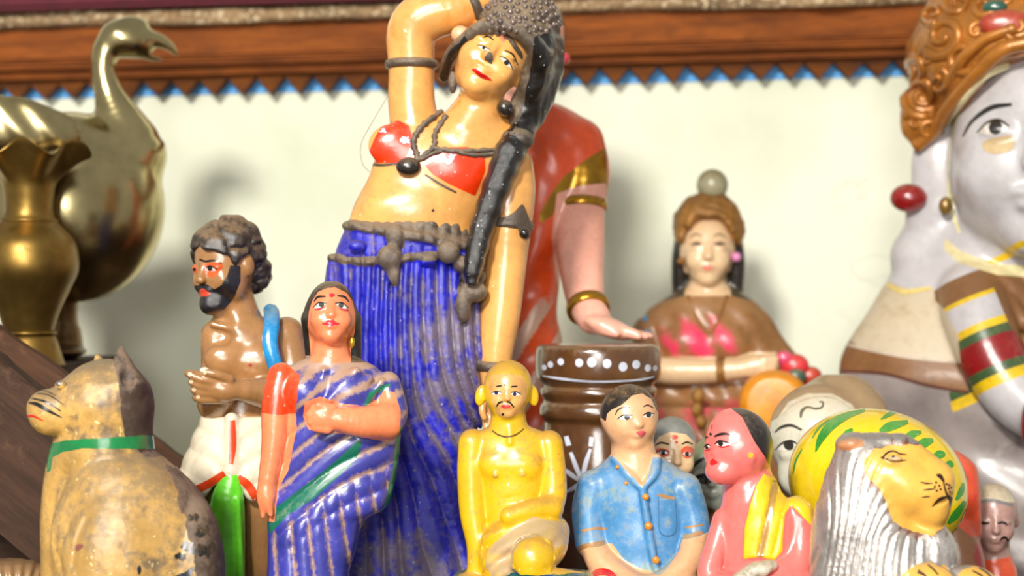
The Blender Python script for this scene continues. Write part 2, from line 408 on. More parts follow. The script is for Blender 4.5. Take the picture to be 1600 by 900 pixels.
def cut(M, g):
    """split a triangle mesh along g = 0: returns (inside g<0, outside)"""
    V, N, T = M; s = g < 0; c = s[T].sum(1); ins = T[c == 3]; outs = T[c == 0]; newV = []; newN = []; base = len(V)
    res_i = [ins]; res_o = [outs]
    mm = T[(c == 1) | (c == 2)]
    if len(mm):
        lone_in = s[mm].sum(1) == 1
        st = s[mm] == lone_in[:, None]; k = st.argmax(1); r = np.arange(len(mm))
        a, b, d = mm[r, k], mm[r, (k+1) % 3], mm[r, (k+2) % 3]
        E = np.vstack([np.stack([a, b], 1), np.stack([a, d], 1)]); lo = E.min(1); hi = E.max(1); key = lo.astype(np.int64)*base+hi
        uk, inv = np.unique(key, return_inverse=True); lo = uk//base; hi = uk % base
        t = np.clip(g[lo]/(g[lo]-g[hi]+1e-12), .02, .98)[:, None]
        nv = V[lo]*(1-t)+V[hi]*t; nn = N[lo]*(1-t)+N[hi]*t; nn /= np.linalg.norm(nn, axis=1)[:, None]+1e-9
        V = np.vstack([V, nv]); N = np.vstack([N, nn]); ab = base+inv[:len(mm)]; ad = base+inv[len(mm):]
        t1 = np.stack([a, ab, ad], 1); t2 = np.vstack([np.stack([ab, b, d], 1)[None], np.stack([ab, d, ad], 1)[None]])
        res_i += [t1[lone_in], t2[0][~lone_in], t2[1][~lone_in]]; res_o += [t1[~lone_in], t2[0][lone_in], t2[1][lone_in]]
    return (V, N, np.vstack(res_i)), (V, N, np.vstack(res_o))
def biggest(M):
    """largest connected piece of a cut, and the rest"""
    V, N, T = M
    if len(T) == 0: return M, M
    lab = np.arange(len(V))
    while True:
        m = lab[T].min(1); new = lab.copy(); np.minimum.at(new, T.ravel(), np.repeat(m, 3)); new = new[new]
        if (new == lab).all(): break
        lab = new
    c = np.bincount(lab[T[:, 0]]); k = lab[T[:, 0]] == c.argmax(); return (V, N, T[k]), (V, N, T[~k])
def region(M, poly, y0=-1e9, y1=1e9, rag=0, fr=.12, seed=1):
    """paint area given as a pixel polygon, with an optional ragged edge"""
    V = M[0]; g = polysd(V[:, 0], -V[:, 2], poly)
    if rag: g = g+rag*nz(V[:, 0], V[:, 1], V[:, 2], fr, seed)
    return np.maximum(g, np.maximum(V[:, 1]-y1, y0-V[:, 1]))
def head(F, fr, k=.12, nose=1.0, ears=True, jaw=1.0, lips=1.0, cheek=1.0):
    F.ell((0, .2, -.1), (.70, .80, .80), 0.05, fr)
    F.ell((0, -.28, .1), (.58*jaw, .70, .64), .22, fr)
    F.ell((0, -.80, .46), (.22, .17, .2), .2, fr)
    for sx in (-1, 1):
        F.ell((sx*.33, -.3, .48), (.22*cheek, .24, .2), .2, fr)
        F.ell((sx*.29, .03, .88), (.2, .10, .16), .14, fr, op='s')
        F.ell((sx*.29, .02, .62), (.17, .085, .1), .05, fr)
        if ears: F.ell((sx*.70, -.05, -.05), (.09, .24, .17), .08, fr)
    F.cap((0, .12, .68), (0, -.2, .80*nose), .055, .09, .1, fr)
    F.ell((0, -.24, .80*nose), (.12, .08, .1), .06, fr)
    F.ell((0, -.47, .70), (.2*lips, .05, .09), .07, fr); F.ell((0, -.57, .68), (.15*lips, .055, .09), .06, fr)
BLK = lambda: paint('#15110f', .12, rough=.3, coat=.6)
WHT = lambda: paint('#f4efe6', .05, rough=.3)
RED = lambda: paint('#d8141c', .05, rough=.3)
# ---------------------------------------------------------------- the setting
def plaster():
    m = bpy.data.materials.new('limewash'); m.use_nodes = True; nt = m.node_tree; N = nt.nodes; L = nt.links; b = N['Principled BSDF']
    tc = N.new('ShaderNodeTexCoord'); n = N.new('ShaderNodeTexNoise'); n.inputs['Scale'].default_value = 5; n.inputs['Detail'].default_value = 7
    L.new(tc.outputs['Object'], n.inputs['Vector']); r = N.new('ShaderNodeValToRGB'); L.new(n.outputs[0], r.inputs[0]); e = r.color_ramp.elements
    e[0].position = .32; e[0].color = (*lin('#d3dabf'), 1); e[1].position = .6; e[1].color = (*lin('#eceedb'), 1)
    # grey cobweb stains: thin noisy veins in scattered patches
    n2 = N.new('ShaderNodeTexNoise'); n2.inputs['Scale'].default_value = 9; n2.inputs['Detail'].default_value = 4; n2.inputs['Distortion'].default_value = 1.2
    L.new(tc.outputs['Object'], n2.inputs['Vector'])
    v = N.new('ShaderNodeMath'); v.operation = 'SUBTRACT'; L.new(n2.outputs[0], v.inputs[0]); v.inputs[1].default_value = .5
    a = N.new('ShaderNodeMath'); a.operation = 'ABSOLUTE'; L.new(v.outputs[0], a.inputs[0])
    mr = N.new('ShaderNodeMapRange'); L.new(a.outputs[0], mr.inputs[0]); mr.inputs[1].default_value = .012; mr.inputs[2].default_value = 0
    n3 = N.new('ShaderNodeTexNoise'); n3.inputs['Scale'].default_value = 4.2; L.new(tc.outputs['Object'], n3.inputs['Vector'])
    m3 = N.new('ShaderNodeMapRange'); L.new(n3.outputs[0], m3.inputs[0]); m3.inputs[1].default_value = .56; m3.inputs[2].default_value = .7; m3.inputs[4].default_value = .3
    f = N.new('ShaderNodeMath'); f.operation = 'MULTIPLY'; L.new(mr.outputs[0], f.inputs[0]); L.new(m3.outputs[0], f.inputs[1])
    mx = N.new('ShaderNodeMix'); mx.data_type = 'RGBA'; L.new(f.outputs[0], mx.inputs[0]); L.new(r.outputs[0], mx.inputs[6]); mx.inputs[7].default_value = (*lin('#7d7f6a'), 1)
    L.new(mx.outputs[2], b.inputs['Base Color']); b.inputs['Roughness'].default_value = .75
    bp = N.new('ShaderNodeBump'); bp.inputs['Strength'].default_value = .15; bp.inputs['Distance'].default_value = .004; L.new(n.outputs[0], bp.inputs['Height']); L.new(bp.outputs[0], b.inputs['Normal'])
    return m
WALLD = 1.82; PHI = math.radians(3.2); ROLL = math.radians(1.15)
def wallspace(o): o.location = (0, WALLD, CAMZ); o.rotation_euler = (0, -ROLL, -PHI); return o
Lw = 1.6
wl = struct(wallspace(box('wall_back', (-Lw, Lw), (0, .05), (-.9, .55), plaster(), bev=0)))
SW = (WALLD-.03)/FPX
def zz(py): return (450-py)*SW            # height on the trim plane at the picture's middle column
wd = wood('#94501c', '#4c240e', '#6a3a18', 10, 0, .8, 0); wd2 = wood('#74400f', '#3c1d08', '#57321d', 10, 0, .8)
# moulded cornice: every board its own piece
tr = struct(wallspace(box('trim_1', (-Lw, Lw), (-.040, 0), (zz(79), zz(24)), wd, bev=.003)))
for nm, y0, p1, p0, mt, bv in (('groove_board', -.022, 84, 78, wd2, .001), ('bead', -.048, 92, 82, wd, .003), ('groove_board', -.020, 97, 91, wd2, .001), ('bead', -.040, 105, 96, wd, .003)):
    box(nm, (-Lw, Lw), (y0, 0), (zz(p1), zz(p0)), mt, tr, bv)
bm = bmesh.new(); pitch = 45.3*SW; n = int(2*Lw/pitch); top = zz(104); up = zz(109); dn = zz(134); F0 = []; 
rng = random.Random(3); pts = []
for i in range(n+1):
    x = -Lw+i*pitch; pts.append((x, dn+rng.uniform(-.0012, .0012))); pts.append((x+pitch*.5+rng.uniform(-.001, .001), up+rng.uniform(-.0012, .0012)))
for a, b in zip(pts[:-1], pts[1:]):
    q = [bm.verts.new((a[0], y, z)) for y in (-.026, -.012) for z in (a[1], top)]; r = [bm.verts.new((b[0], y, z)) for y in (-.026, -.012) for z in (b[1], top)]
    for f in ((q[0], r[0], r[1], q[1]), (q[2], q[3], r[3], r[2]), (q[0], q[2], r[2], r[0]), (q[1], r[1], r[3], q[3])): bm.faces.new(f)
bmesh.ops.remove_doubles(bm, verts=bm.verts, dist=1e-6)
bmobj('sawtooth_board', bm, wd2, tr)
struct(wallspace(box('trim_2', (-Lw, Lw), (-.003, 0), (zz(130), zz(98)), paint('#5cb4ff', .02, rough=.6, coat=0, var=.1), bev=.001)))
# crumbling ledge of old plaster and bare wood over the cornice, the maroon board above it
xs = np.linspace(-Lw, Lw, 900); prof = [(-.03, 27), (-.052, 27.5), (-.057, 20), (-.056, 9), (-.05, 3), (-.03, 1)]; V = []
for x in xs:
    for j, (y, p) in enumerate(prof):
        q = nz(np.array(x), np.array(j*.7), np.array(0.), 60, 5, 4); q2 = nz(np.array(x), np.array(j*.3), np.array(2.), 14, 8, 3)
        V.append((x, y+.009*q+.005*q2, zz(p)+(.0025*q2+.0015*q if 0 < j < 5 else 0)))
m = len(prof); Fq = np.array([(i*m+j, (i+1)*m+j, (i+1)*m+j+1, i*m+j+1) for i in range(len(xs)-1) for j in range(m-1)])
lp = paint('#a88a64', .45, dcol='#563c28', rough=.8, coat=0, var=.5, scale=30, bump=.8, chip=.8, ccol='#f0dcb4', up=.1)
struct(wallspace(mk('trim_3', V, Fq, lp)))
struct(wallspace(box('trim_4', (-Lw, Lw), (-.075, 0), (zz(4), zz(-60)), paint('#5e1626', .05, dcol='#4a2a2c', rough=.8, coat=0), bev=.004)))
# ---------------------------------------------------------------- the tiered stand that carries the figures (below the frame)
ZF = CAMZ-.25; ZB = CAMZ-.17
st = bpy.data.objects.new('display_stand', None); COL.objects.link(st); st.location = (0, 1.2, 0)
tag(st, 'tiered dark wooden display stand under the clay figures', 'stand')
dw = wood('#4a3527', '#241912', '#5b4636', 8, 0, .7)
def sbox(nm, x, y, z): return box(nm, x, (y[0]-1.2, y[1]-1.2), z, dw, st, .003)
sbox('lower_tier', (-.75, .75), (.9, 1.392), (ZF-.03, ZF)); sbox('lower_tier', (.285, .75), (1.392, 1.74), (ZF-.03, ZF)); sbox('riser', (.285, .305), (1.42, 1.74), (ZF, ZB-.02)); sbox('riser', (-.75, .285), (1.392, 1.42), (ZF-.03, ZB-.02)); sbox('upper_tier', (-.75, .285), (1.392, 1.74), (ZB-.02, ZB))
for x in (-.7, .7):
    for y in (.95, 1.65): sbox('leg', (x-.03, x+.03), (y-.03, y+.03), (0, (ZF if y < 1.3 or x > 0 else ZB)-.025))
struct(box('floor', (-1.6, 1.6), (-.8, 1.86), (-.05, 0), paint('#9a9084', .1, coat=0, rough=.8), bev=0))
# ---------------------------------------------------------------- figures
def foot(D, z=None): return 450+(CAMZ-(ZF if z is None else z))*FPX/D
def eyes(F, par, whites, irises, iris='#2a2320', lid=None, lidcol=BLK):
    for w_ in whites: F.blob('eye_white', w_, WHT(), par)
    for c in irises: F.dot('iris', c[:2], c[2], paint(iris, .02, rough=.2), par, off=.7)
    for l in (lid or []): F.stroke('eyelid', l[0], l[1], lidcol(), par, off=.8)
def almond(x0, y0, x1, y1, up, dn):
    """eye outline between two corners"""
    mx, my = (x0+x1)/2, (y0+y1)/2; q = lambda t, h: (x0+(x1-x0)*t, y0+(y1-y0)*t-h)
    return [(x0, y0), q(.3, up*.85), q(.55, up), q(.8, up*.7), (x1, y1), q(.75, -dn*.7), q(.5, -dn), q(.25, -dn*.7)]

def splat(x, y, r, asp=.8):
    g = random.Random(int(x*7+y*13)); return [(x+r*q*math.cos(t), y+r*asp*q*math.sin(t)) for t in np.linspace(0, 2*np.pi, 15)[:-1] for q in (g.uniform(.45, 1.1),)]

def sari_woman():
    D = 1.10; F = Fig('sari_woman_figurine', 'small clay woman in a blue sari with green border, arm across her waist', 'figurine', D, 515, foot(D), (395, 635, 435, 1086, -75, 60), 1.9)
    fr = Frame(517, 490, -2, 53, 1, 15, 2)
    # hair shell behind, face, neck
    F.ell((0, .0, -.2), (.80, .84, .78), .05, fr)
    F.cap((482, 500, 10), (485, 552, 16), 12, 9, 8); F.cap((553, 500, 10), (556, 560, 16), 13, 10, 8)
    head(F, fr, ears=False, nose=.95)
    F.cap((517, 530, 6), (517, 575, 8), 27, 34, 8)
    # trunk with the sari wrapped round it
    def fold(X, Y, Z, u, v):
        P = -Z; a = (P-600)+.62*(X-520)+10*np.sin(X/37); f = 5*(np.abs(np.sin(a/11))**.8-.5)*np.clip((P-640)/40, 0, 1)*np.clip((830-P-.4*(X-520))/40, 0, 1)
        b = 4.6*(np.abs(np.sin((X-.12*(P-800)*(1+(X-500)/160))/8.5))**.8-.5)*np.clip((P-.0*X-775+.5*(X-480))/45, 0, 1)
        return (f+b)*(v < .3)*np.clip((1.02-np.abs(u))*5, 0, 1)
    F.prof([(556, 488, 546, 6, 22), (572, 452, 585, 6, 32), (600, 430, 610, 4, 38), (640, 440, 622, 2, 40), (680, 442, 626, 2, 40), (730, 432, 622, 4, 40), (790, 420, 606, 4, 42),
            (815, 418, 570, 4, 44), (860, 419, 556, 4, 46), (910, 416, 545, 4, 48), (1000, 405, 556, 4, 54), (1070, 398, 566, 4, 58)], 8, fold)
    # bosom and the cloth folds over it
    F.ell((478, 612, -26), (30, 30, 22), 14); F.ell((545, 612, -26), (34, 32, 22), 14)
    for a, b, r in (((506, 578, -30), (500, 640, -36), 5), ((556, 580, -32), (515, 622, -42), 8), ((575, 590, -30), (528, 635, -42), 7), ((596, 596, -26), (560, 640, -36), 6)):
        F.cap(a, b, r, r*.7, 6)
    # arms
    F.chain([(440, 588, 0, 22), (432, 632, -6, 23), (428, 690, -12, 19), (420, 742, -16, 15)], 6)
    F.ell((417, 768, -18), (15, 28, 14), 8); F.cap((410, 770, -20), (412, 803, -20), 6, 4, 5); F.cap((420, 775, -24), (424, 800, -24), 7, 4, 5)
    F.chain([(606, 600, -6, 20), (612, 640, -18, 25), (604, 657, -34, 27)], 6)
    F.chain([(603, 656, -38, 27), (565, 656, -50, 25), (532, 651, -58, 20)], 5)
    F.ell((506, 647, -62), (26, 23, 16), 8, rot=8)
    for i, (y, x) in enumerate(((633, 488), (643, 481), (654, 483), (664, 489))): F.cap((512, y+2, -68), (x+3, y, -66), 7, 5.5, 4)
    F.cap((520, 632, -68), (498, 628, -72), 6, 5, 4)
    # loose end of the sari hanging behind her left side
    F.prof([(590, 540, 606, 22, 12), (660, 540, 628, 24, 12), (730, 540, 621, 24, 12), (790, 530, 605, 24, 12), (806, 530, 580, 24, 9)], 8)
    M = F.mesh(2); V = M[0]; X, P, Y = V[:, 0], -V[:, 2], V[:, 1]
    skin = paint('#f58a5c', .16, dcol='#c98f5f', rough=.3, coat=.7, var=.12, up=.2); orange = paint('#f4481c', .18, dcol='#d08a55', rough=.3, coat=.8, chip=.25, ccol='#f7c49a')
    blue = paint('#3d3fa2', .24, dcol='#a58763', rough=.34, coat=.7, var=.3, wcol='#a98a78', scale=50, up=.3); green = paint('#12705a', .2, dcol='#8d8a6a', rough=.3, coat=.7)
    hairm = paint('#1d1714', .32, dcol='#7d6a50', rough=.35)
    face = [(488, 470), (497, 456), (512, 450), (524, 449), (541, 457), (551, 470), (555, 490), (555, 515), (549, 540), (548, 566), (486, 566), (484, 535), (481, 508), (483, 486)]
    g = region(M, face, y1=8); skn, rest = cut(M, g)
    hr, rest = cut(rest, region(rest, [(470, 430), (570, 430), (572, 566), (548, 566), (486, 556), (466, 556)]))
    arm1 = [(436, 560), (470, 585), (467, 605), (462, 640), (464, 665), (452, 730), (436, 762), (430, 812), (390, 812), (390, 600)]
    # hands and forearm: whatever lies in front of the sari front
    a1, rest = cut(rest, region(rest, arm1, rag=1))
    sl, a1 = cut(a1, np.maximum(polysd(a1[0][:, 0], -a1[0][:, 2], [(380, 540), (480, 540), (480, 642), (440, 646), (380, 640)]), 0*a1[0][:, 0]-1))
    arm2 = [(477, 625), (500, 617), (535, 628), (570, 632), (590, 622), (600, 608), (616, 612), (625, 640), (622, 680), (606, 688), (580, 684), (550, 675), (510, 674), (482, 668), (474, 648)]
    a2, rest = cut(rest, region(rest, arm2, y1=-16))
    neckline = [(440, 552), (600, 552), (594, 572), (555, 567), (480, 567), (445, 580)]
    body = F.out('body', (np.vstack([skn[0], a1[0], a2[0]]), np.vstack([skn[1], a1[1], a2[1]]), np.vstack([skn[2], a1[2]+len(skn[0]), a2[2]+len(skn[0])+len(a1[0])])), skin)
    F.out('hair', hr, hairm, body); F.out('sleeve', sl, orange, body)
    gb = np.minimum(region(rest, [(419, 822), (424, 797), (450, 775), (490, 745), (530, 712), (560, 682), (566, 690), (556, 715), (528, 742), (490, 775), (450, 800), (422, 832)]),
                    region(rest, [(568, 632), (575, 612), (596, 600), (612, 598), (604, 607), (586, 616), (576, 634)]))
    edge = [(626, 660), (628, 720), (612, 795), (578, 816), (577, 812), (600, 792), (614, 730), (620, 668)]
    gb = np.minimum(gb, region(rest, edge))
    bd, rest = cut(rest, gb)
    def wear(x, p, y, n):
        a = (p-600)+.62*(x-520)+10*np.sin(x/37); d = .92*(1-np.abs(np.sin(a/11)))**.75; d2 = .85*(1-np.abs(np.sin((x-.12*(p-800)*(1+(x-500)/160))/8.5)))**.8
        t = np.clip((p-775+.5*(x-480))/45, 0, 1); top = np.clip((640-p)/55, 0, 1)
        return np.clip(d*(1-t)+d2*t-.1+.28*top+.75*np.clip((582-p)/16, 0, 1), 0, 1)
    sari = F.out('sari', rest, blue, body, wear); F.out('sari_border', bd, green, sari)
    # painted face
    k = BLK()
    F.stroke('eyebrow', [(491, 471), (497, 464), (509, 463)], [1.5, 3.6, 2.2], k, body); F.stroke('eyebrow', [(527, 462), (538, 464), (545, 472)], [2.2, 3.6, 1.5], k, body)
    eyes(F, body, [almond(491, 481, 510, 474, 5, 3), almond(524, 474, 543, 482, 5, 3)], [(502.5, 476, 4), (532.5, 477, 4)], '#4a4a44',
         [([(490, 481), (498, 473), (511, 474)], [1, 2, 1.6]), ([(523, 474), (534, 473), (544, 481)], [1.6, 2, 1])])
    r = paint('#e02436', .03, rough=.25, coat=.9)
    for a in ([(492, 484), (500, 482), (508, 480)], [(527, 480), (535, 483), (544, 485)]): F.stroke('eye_shadow', a, [1, 3, 1.5], r, body)
    F.blob('lips', [(503, 505), (510, 502), (514, 498), (517, 500), (520, 498), (524, 502), (531, 505), (522, 507), (517, 509.5), (511, 507)], r, body)
    F.blob('bindi', [(515, 459), (522, 459), (523, 461), (520, 464), (516, 464)], r, body)
    F.ball('earring', (550, 535, -6), 6, paint('#c9a227', .1, metal=.7, rough=.3), body, squash=(.8, 1.6, .8))
    return F
sari_woman()
def dancer():
    D = 1.25; B = foot(D); F = Fig('dancer_figurine', 'tall clay dancer with arm raised, red top, black braid and pleated blue skirt', 'figurine', D, 650, B, (490, 900, -60, int(B), -110, 100), 2.3)
    fr = Frame(771, 91, -22, 78, -6, 6, 31)
    def pleat(x, p):
        c = (x-560)/(1+np.logaddexp(0, (p-620)/45.)*45*.0045)+560
        c = c+3*np.sin(p/75.+x/50)+1.2*np.sin(p/31.+x/35)+5*np.sin(x/24.)
        return np.abs(np.sin(np.pi*c/17.5))
    def fold(X, Y, Z, u, v):
        P = -Z; return 10*(pleat(X, P)**.8-.55)*np.clip((P-372)/40, .25, 1)*(np.clip(-v*4+2.2, 0, 1))+1.6*nz(X, Y, Z, .09, 4, 3)
    # skirt
    F.prof([(345, 548, 736, 0, 54), (385, 528, 742, 0, 64), (425, 512, 746, 0, 70), (470, 503, 752, 0, 74), (540, 498, 764, 0, 78), (600, 498, 757, 0, 78), (680, 500, 748, 0, 76),
            (760, 512, 736, 0, 78), (850, 515, 742, 0, 84), (930, 500, 768, 0, 92), (B-8, 490, 780, 0, 96)], 4, fold)
    gA = lambda x: 352+.185*(x-548); gB = lambda x: 402+.03*(x-520)+6*np.sin((x-520)/34.)
    F.disp((480, 330, -120), (780, 440, 110), lambda X, Y, Z: 7*np.exp(-((-Z-gA(X))/8)**4)*(1+.5*nz(X, Y, Z, .13, 2, 2))+5*np.exp(-((-Z-gB(X))/6)**4)*(1+.7*nz(X, Y, Z, .16, 3, 2)))
    for c, r in (((610, 404, -72), (20, 20, 14)), ((618, 372, -62), (15, 20, 12)), ((560, 386, -58), (14, 10, 12)), ((668, 408, -70), (14, 10, 12)), ((700, 396, -66), (18, 18, 14)), ((724, 414, -56), (18, 14, 18)), ((738, 432, -52), (20, 14, 18)), ((738, 456, -54), (22, 17, 18)), ((722, 478, -62), (12, 26, 10)), ((616, 428, -76), (9, 18, 6))):
        F.ell((*c[:2], c[2]), r, 5)
    sk = F.mesh(1); Vs = sk[0]; xs_, ps_, ys_ = Vs[:, 0], -Vs[:, 2], Vs[:, 1]
    gg = np.minimum(ps_-gA(xs_)-9, np.abs(ps_-gB(xs_))-7)
    for e in ((610, 404, 21, 21), (618, 374, 15, 20), (700, 396, 18, 17), (724, 414, 20, 15), (738, 432, 24, 15), (738, 456, 26, 19), (722, 478, 13, 25), (616, 428, 10, 18)): gg = np.minimum(gg, (np.hypot((xs_-e[0])/e[2], (ps_-e[1])/e[3])-1)*min(e[2:])+np.maximum(ys_-10, 0))
    gird, sk = cut(sk, gg+2.5*nz(xs_, ys_, ps_, .15, 6, 2))
    rag = lambda x, p, y, n: np.clip(.24+.75*(1-pleat(x, p))*.6-.1+.5*np.clip((x-630)/80, -.5, 1)*np.clip((p-430)/60, 0, 1)*np.clip((700-p)/60, 0, 1)+.4*np.clip((p-780)/90, 0, 1)+.5*nz(x, p, y, .05, 9, 4), 0, 1)
    F.clear()
    # torso, breasts, belly
    F.prof([(182, 652, 800, 4, 28), (205, 616, 818, 4, 42), (240, 590, 815, 0, 48), (280, 575, 785, -2, 48), (315, 556, 762, 0, 48), (345, 546, 744, 0, 52), (385, 542, 740, 0, 54)], 8)
    F.ell((616, 228, -24), (40, 33, 17), 12, rot=-6); F.ell((708, 266, -30), (46, 38, 22), 12, rot=22)
    F.ell((640, 325, -30), (70, 32, 24), 16)
    F.cap((752, 165, -4), (728, 205, -4), 37, 44, 14)
    # raised arm with the hand laid behind the head
    F.chain([(650, 205, 6, 40), (643, 160, 8, 37), (643, 105, 8, 36), (643, 50, 6, 39), (668, 24, 2, 40), (715, 12, -2, 36), (760, -8, 4, 29), (805, -28, 20, 24)], 10)
    F.ell((835, -36, 26), (32, 20, 14), 8)
    for i in range(4): F.cap((845, -44+i*9, 26), (880, -40+i*10, 24), 7, 5, 4)
    # hanging arm
    F.chain([(792, 262, 0, 42), (795, 300, -6, 42), (793, 350, -10, 38), (790, 400, -12, 34), (786, 440, -14, 33), (780, 500, -18, 31), (773, 560, -22, 26), (772, 590, -24, 22)], 8)
    F.ell((772, 622, -26), (22, 30, 16), 8)
    for i in range(4): F.chain([(758+i*9, 640, -28, 7), (759+i*9, 664, -34, 6), (760+i*9, 680, -40, 4.5)], 4)
    F.chain([(756, 612, -36, 7), (752, 636, -44, 6), (755, 650, -46, 5)], 4)
    head(F, fr, jaw=1.05, nose=1.0)
    # stub feet under the hem
    M = F.mesh(2)
    skin = paint('#f0ae60', .3, dcol='#a06a34', rough=.3, coat=.7, var=.22, chip=.16, ccol='#f6e0b4', scale=26, up=.15, wcol='#d9832c')
    redm = paint('#ee3a08', .2, dcol='#a58a6c', rough=.3, coat=.8, var=.15, chip=.2, ccol='#dfe3f0', scale=40)
    cupA = [(600, 197), (622, 190), (640, 200), (646, 222), (642, 252), (622, 258), (578, 256), (577, 240), (588, 215)]
    cupB = [(668, 246), (690, 234), (730, 233), (757, 246), (757, 270), (742, 308), (722, 300), (700, 290), (676, 276), (664, 262)]
    cups, rest = cut(M, np.minimum(region(M, cupA, y1=10), region(M, cupB, y1=10)))
    body = F.out('body', rest, skin, None, lambda x, p, y, n: .12+.4*nz(x, p, y, .03, 8, 3)); F.out('red_top', cups, redm, body)
    k = BLK(); grey = paint('#54463a', .5, dcol='#83705a', rough=.4, coat=.4, scale=60, bump=.4, chip=.1, ccol='#2a2a50'); dk = paint('#1c1714', .35, dcol='#6f5d48', rough=.25, coat=.8, chip=.3, ccol='#cfd4e6')
    # face
    F.stroke('eyebrow', [(752, 68), (760, 66), (769, 73)], [1.5, 3, 1.5], k, body); F.stroke('eyebrow', [(785, 88), (797, 94), (806, 108)], [1.5, 3, 1.5], k, body)
    eyes(F, body, [almond(744, 81, 762, 91, 4, 3), almond(778, 99, 799, 117, 5, 3)], [(753, 85, 2.6), (787.5, 107, 4)], '#23201f', [([(743, 81), (753, 82), (763, 90)], [1, 1.8, 1]), ([(777, 98), (789, 102), (798, 118)], [1.2, 2.2, 1.2])])
    F.blob('lips', [(735, 117), (744, 119), (750, 124), (757, 127), (766, 134), (756, 133), (748, 130), (741, 124)], RED(), body)
    F.blob('nose_chip', [(754, 102), (761, 92), (766, 98), (765, 110), (759, 106)], paint('#5c5650', .4, coat=0, rough=.8), body)
    F.blob('bindi', [(778, 66), (781, 60), (786, 62), (788, 69), (785, 75), (780, 73)], paint('#d98a6c', .2), body)
    for c, r in (((700, 255), 9), ((634, 222), 9), ((600, 208), 6), ((706, 248), 7)):
        F.blob('paint_chip', splat(c[0], c[1], r), paint('#dcdfee', .4, dcol='#7f88a8', coat=0, rough=.7, scale=160), body)
    for p in ([(577, 257), (600, 260), (640, 257)], [(664, 276), (690, 292), (712, 303)]): F.stroke('hem_cord', p, [3, 4, 3], grey, body, off=.8)
    F.stroke('hair_strand', [(786, 58), (796, 74), (808, 90), (812, 98)], [5, 8, 8, 3], grey, body, off=1)
    F.dot('navel', (676, 331), 2.2, k, body)
    # chain necklaces with a pendant
    for path, r in (([(690, 178), (660, 200), (646, 225), (652, 250), (640, 268)], 5), ([(698, 184), (680, 212), (676, 236), (640, 262)], 4.5), ([(676, 236), (720, 240), (780, 236)], 4), ([(640, 262), (690, 240), (740, 246), (785, 240)], 3.5)):
        Q = spline(path, 7); S = F.onsurf(Q, 2.0); rr = r*(1+.28*np.sin(np.arange(len(S))*2.4)); V, Fc = tube_mesh(S, rr, 8); F.raw('necklace', V, Fc, grey, body)
    S = F.onsurf([(640, 265)], 6)[0]; F.ball('pendant', (S[0], -S[2], S[1]), 17, dk, body, squash=(1.15, .9, .8))
    # armlets and bangles
    F.ring('armlet', (643, 100, 8), (0.0, 1, 0), 38, 38, 4.5, grey, body, flat=1.6); F.ring('bangle', (736, 4, 0), (1, -.45, .1), 33, 33, 4.5, grey, body, flat=1.8)
    F.ring('armlet', (794, 350, -10), (-.1, 1, 0), 37.5, 37.5, 3, grey, body, flat=2.6)
    F.blob('armlet_ornament', [(762, 338), (785, 341), (800, 333), (812, 321), (818, 332), (824, 350), (823, 372), (812, 372), (806, 356), (790, 352), (768, 354)], grey, body, off=4)
    S = F.onsurf([(816, 365)], 2)[0]; F.ball('armlet_bead', (S[0], -S[2], S[1]), 9, dk, body)
    F.ring('bangle', (773, 572, -23), (-.05, 1, 0), 26, 26, 5, grey, body, flat=1.6)
    F.ball('earring', (787, 172, -40), 13, dk, body); F.ball('earring', (707, 131, -22), 8, grey, body, squash=(.9, 2.2, .9))
    F.ball('ear_flower', (719, 57, -30), 15, paint('#f2b98c', .15, coat=.7), body, squash=(1, .9, .9)); F.dot('ear_flower_centre', (724, 62), 4, RED(), body)
    # headdress
    F.clear()
    F.ell((.05, .66, -.2), (.80, .58, .86), .1, fr); F.ell((.12, 1.05, -.25), (.66, .6, .7), .3, fr)
    F.chain([(694, 118, 5, 9), (702, 92, -22, 10), (722, 72, -48, 11), (752, 52, -68, 12), (790, 50, -82, 14), (825, 72, -76, 15), (842, 100, -58, 18)], 6)
    F.chain([(850, 40, 0, 24), (858, 90, 0, 25), (850, 140, 0, 22), (832, 180, 0, 20), (815, 208, -10, 18)], 8); F.ell((838, 105, -28), (28, 60, 34), 12, rot=14); F.ell((822, 165, -10), (26, 44, 26), 12, rot=24)
    F.disp((690, -80, -120), (900, 220, 100), lambda X, Y, Z: 1.4*nz(X, Y, Z, .17, 3, 2))
    H = F.mesh(1); hairg = region(H, [(830, 70), (900, 20), (900, 230), (800, 230), (815, 170), (826, 120)], rag=3)
    hh, cap_ = cut(H, hairg); low = region(cap_, [(685, 125), (700, 88), (724, 66), (735, 78), (712, 104), (702, 128)], rag=2); h2, cap_ = cut(cap_, low)
    hp = F.out('headdress', cap_, paint('#57493a', .5, dcol='#8d7a60', rough=.45, coat=.4, scale=70, bump=.5, chip=.1, ccol='#c9c2c9'), body)
    F.out('hair', join(hh, h2), paint('#0a090a', .0, dcol='#4b4035', rough=.2, coat=.9, chip=.28, ccol='#d8dbe8', scale=60, bump=.3), body)
    rng = random.Random(5); Vv = cap_[0][np.unique(cap_[2])]; sel = [v for v in Vv if -v[2] < 62 and v[1] < 30 and -v[2] > -60 and not (v[0] < 760 and -v[2] > 20)]; rng.shuffle(sel); pl = []; BV = []; BF = []
    for v in sel:
        if all((v-q)@(v-q) > 100 for q in pl):
            pl.append(v); r = rng.uniform(3.6, 5.4); n0 = len(BV)
            for a in np.linspace(0, np.pi, 6):
                for b in np.linspace(0, 2*np.pi, 8, endpoint=False): BV.append(v+r*np.array([math.sin(a)*math.cos(b), math.sin(a)*math.sin(b), math.cos(a)]))
            BF += [(n0+i*8+j, n0+(i+1)*8+j, n0+(i+1)*8+(j+1) % 8, n0+i*8+(j+1) % 8) for i in range(5) for j in range(8)]
        if len(pl) > 190: break
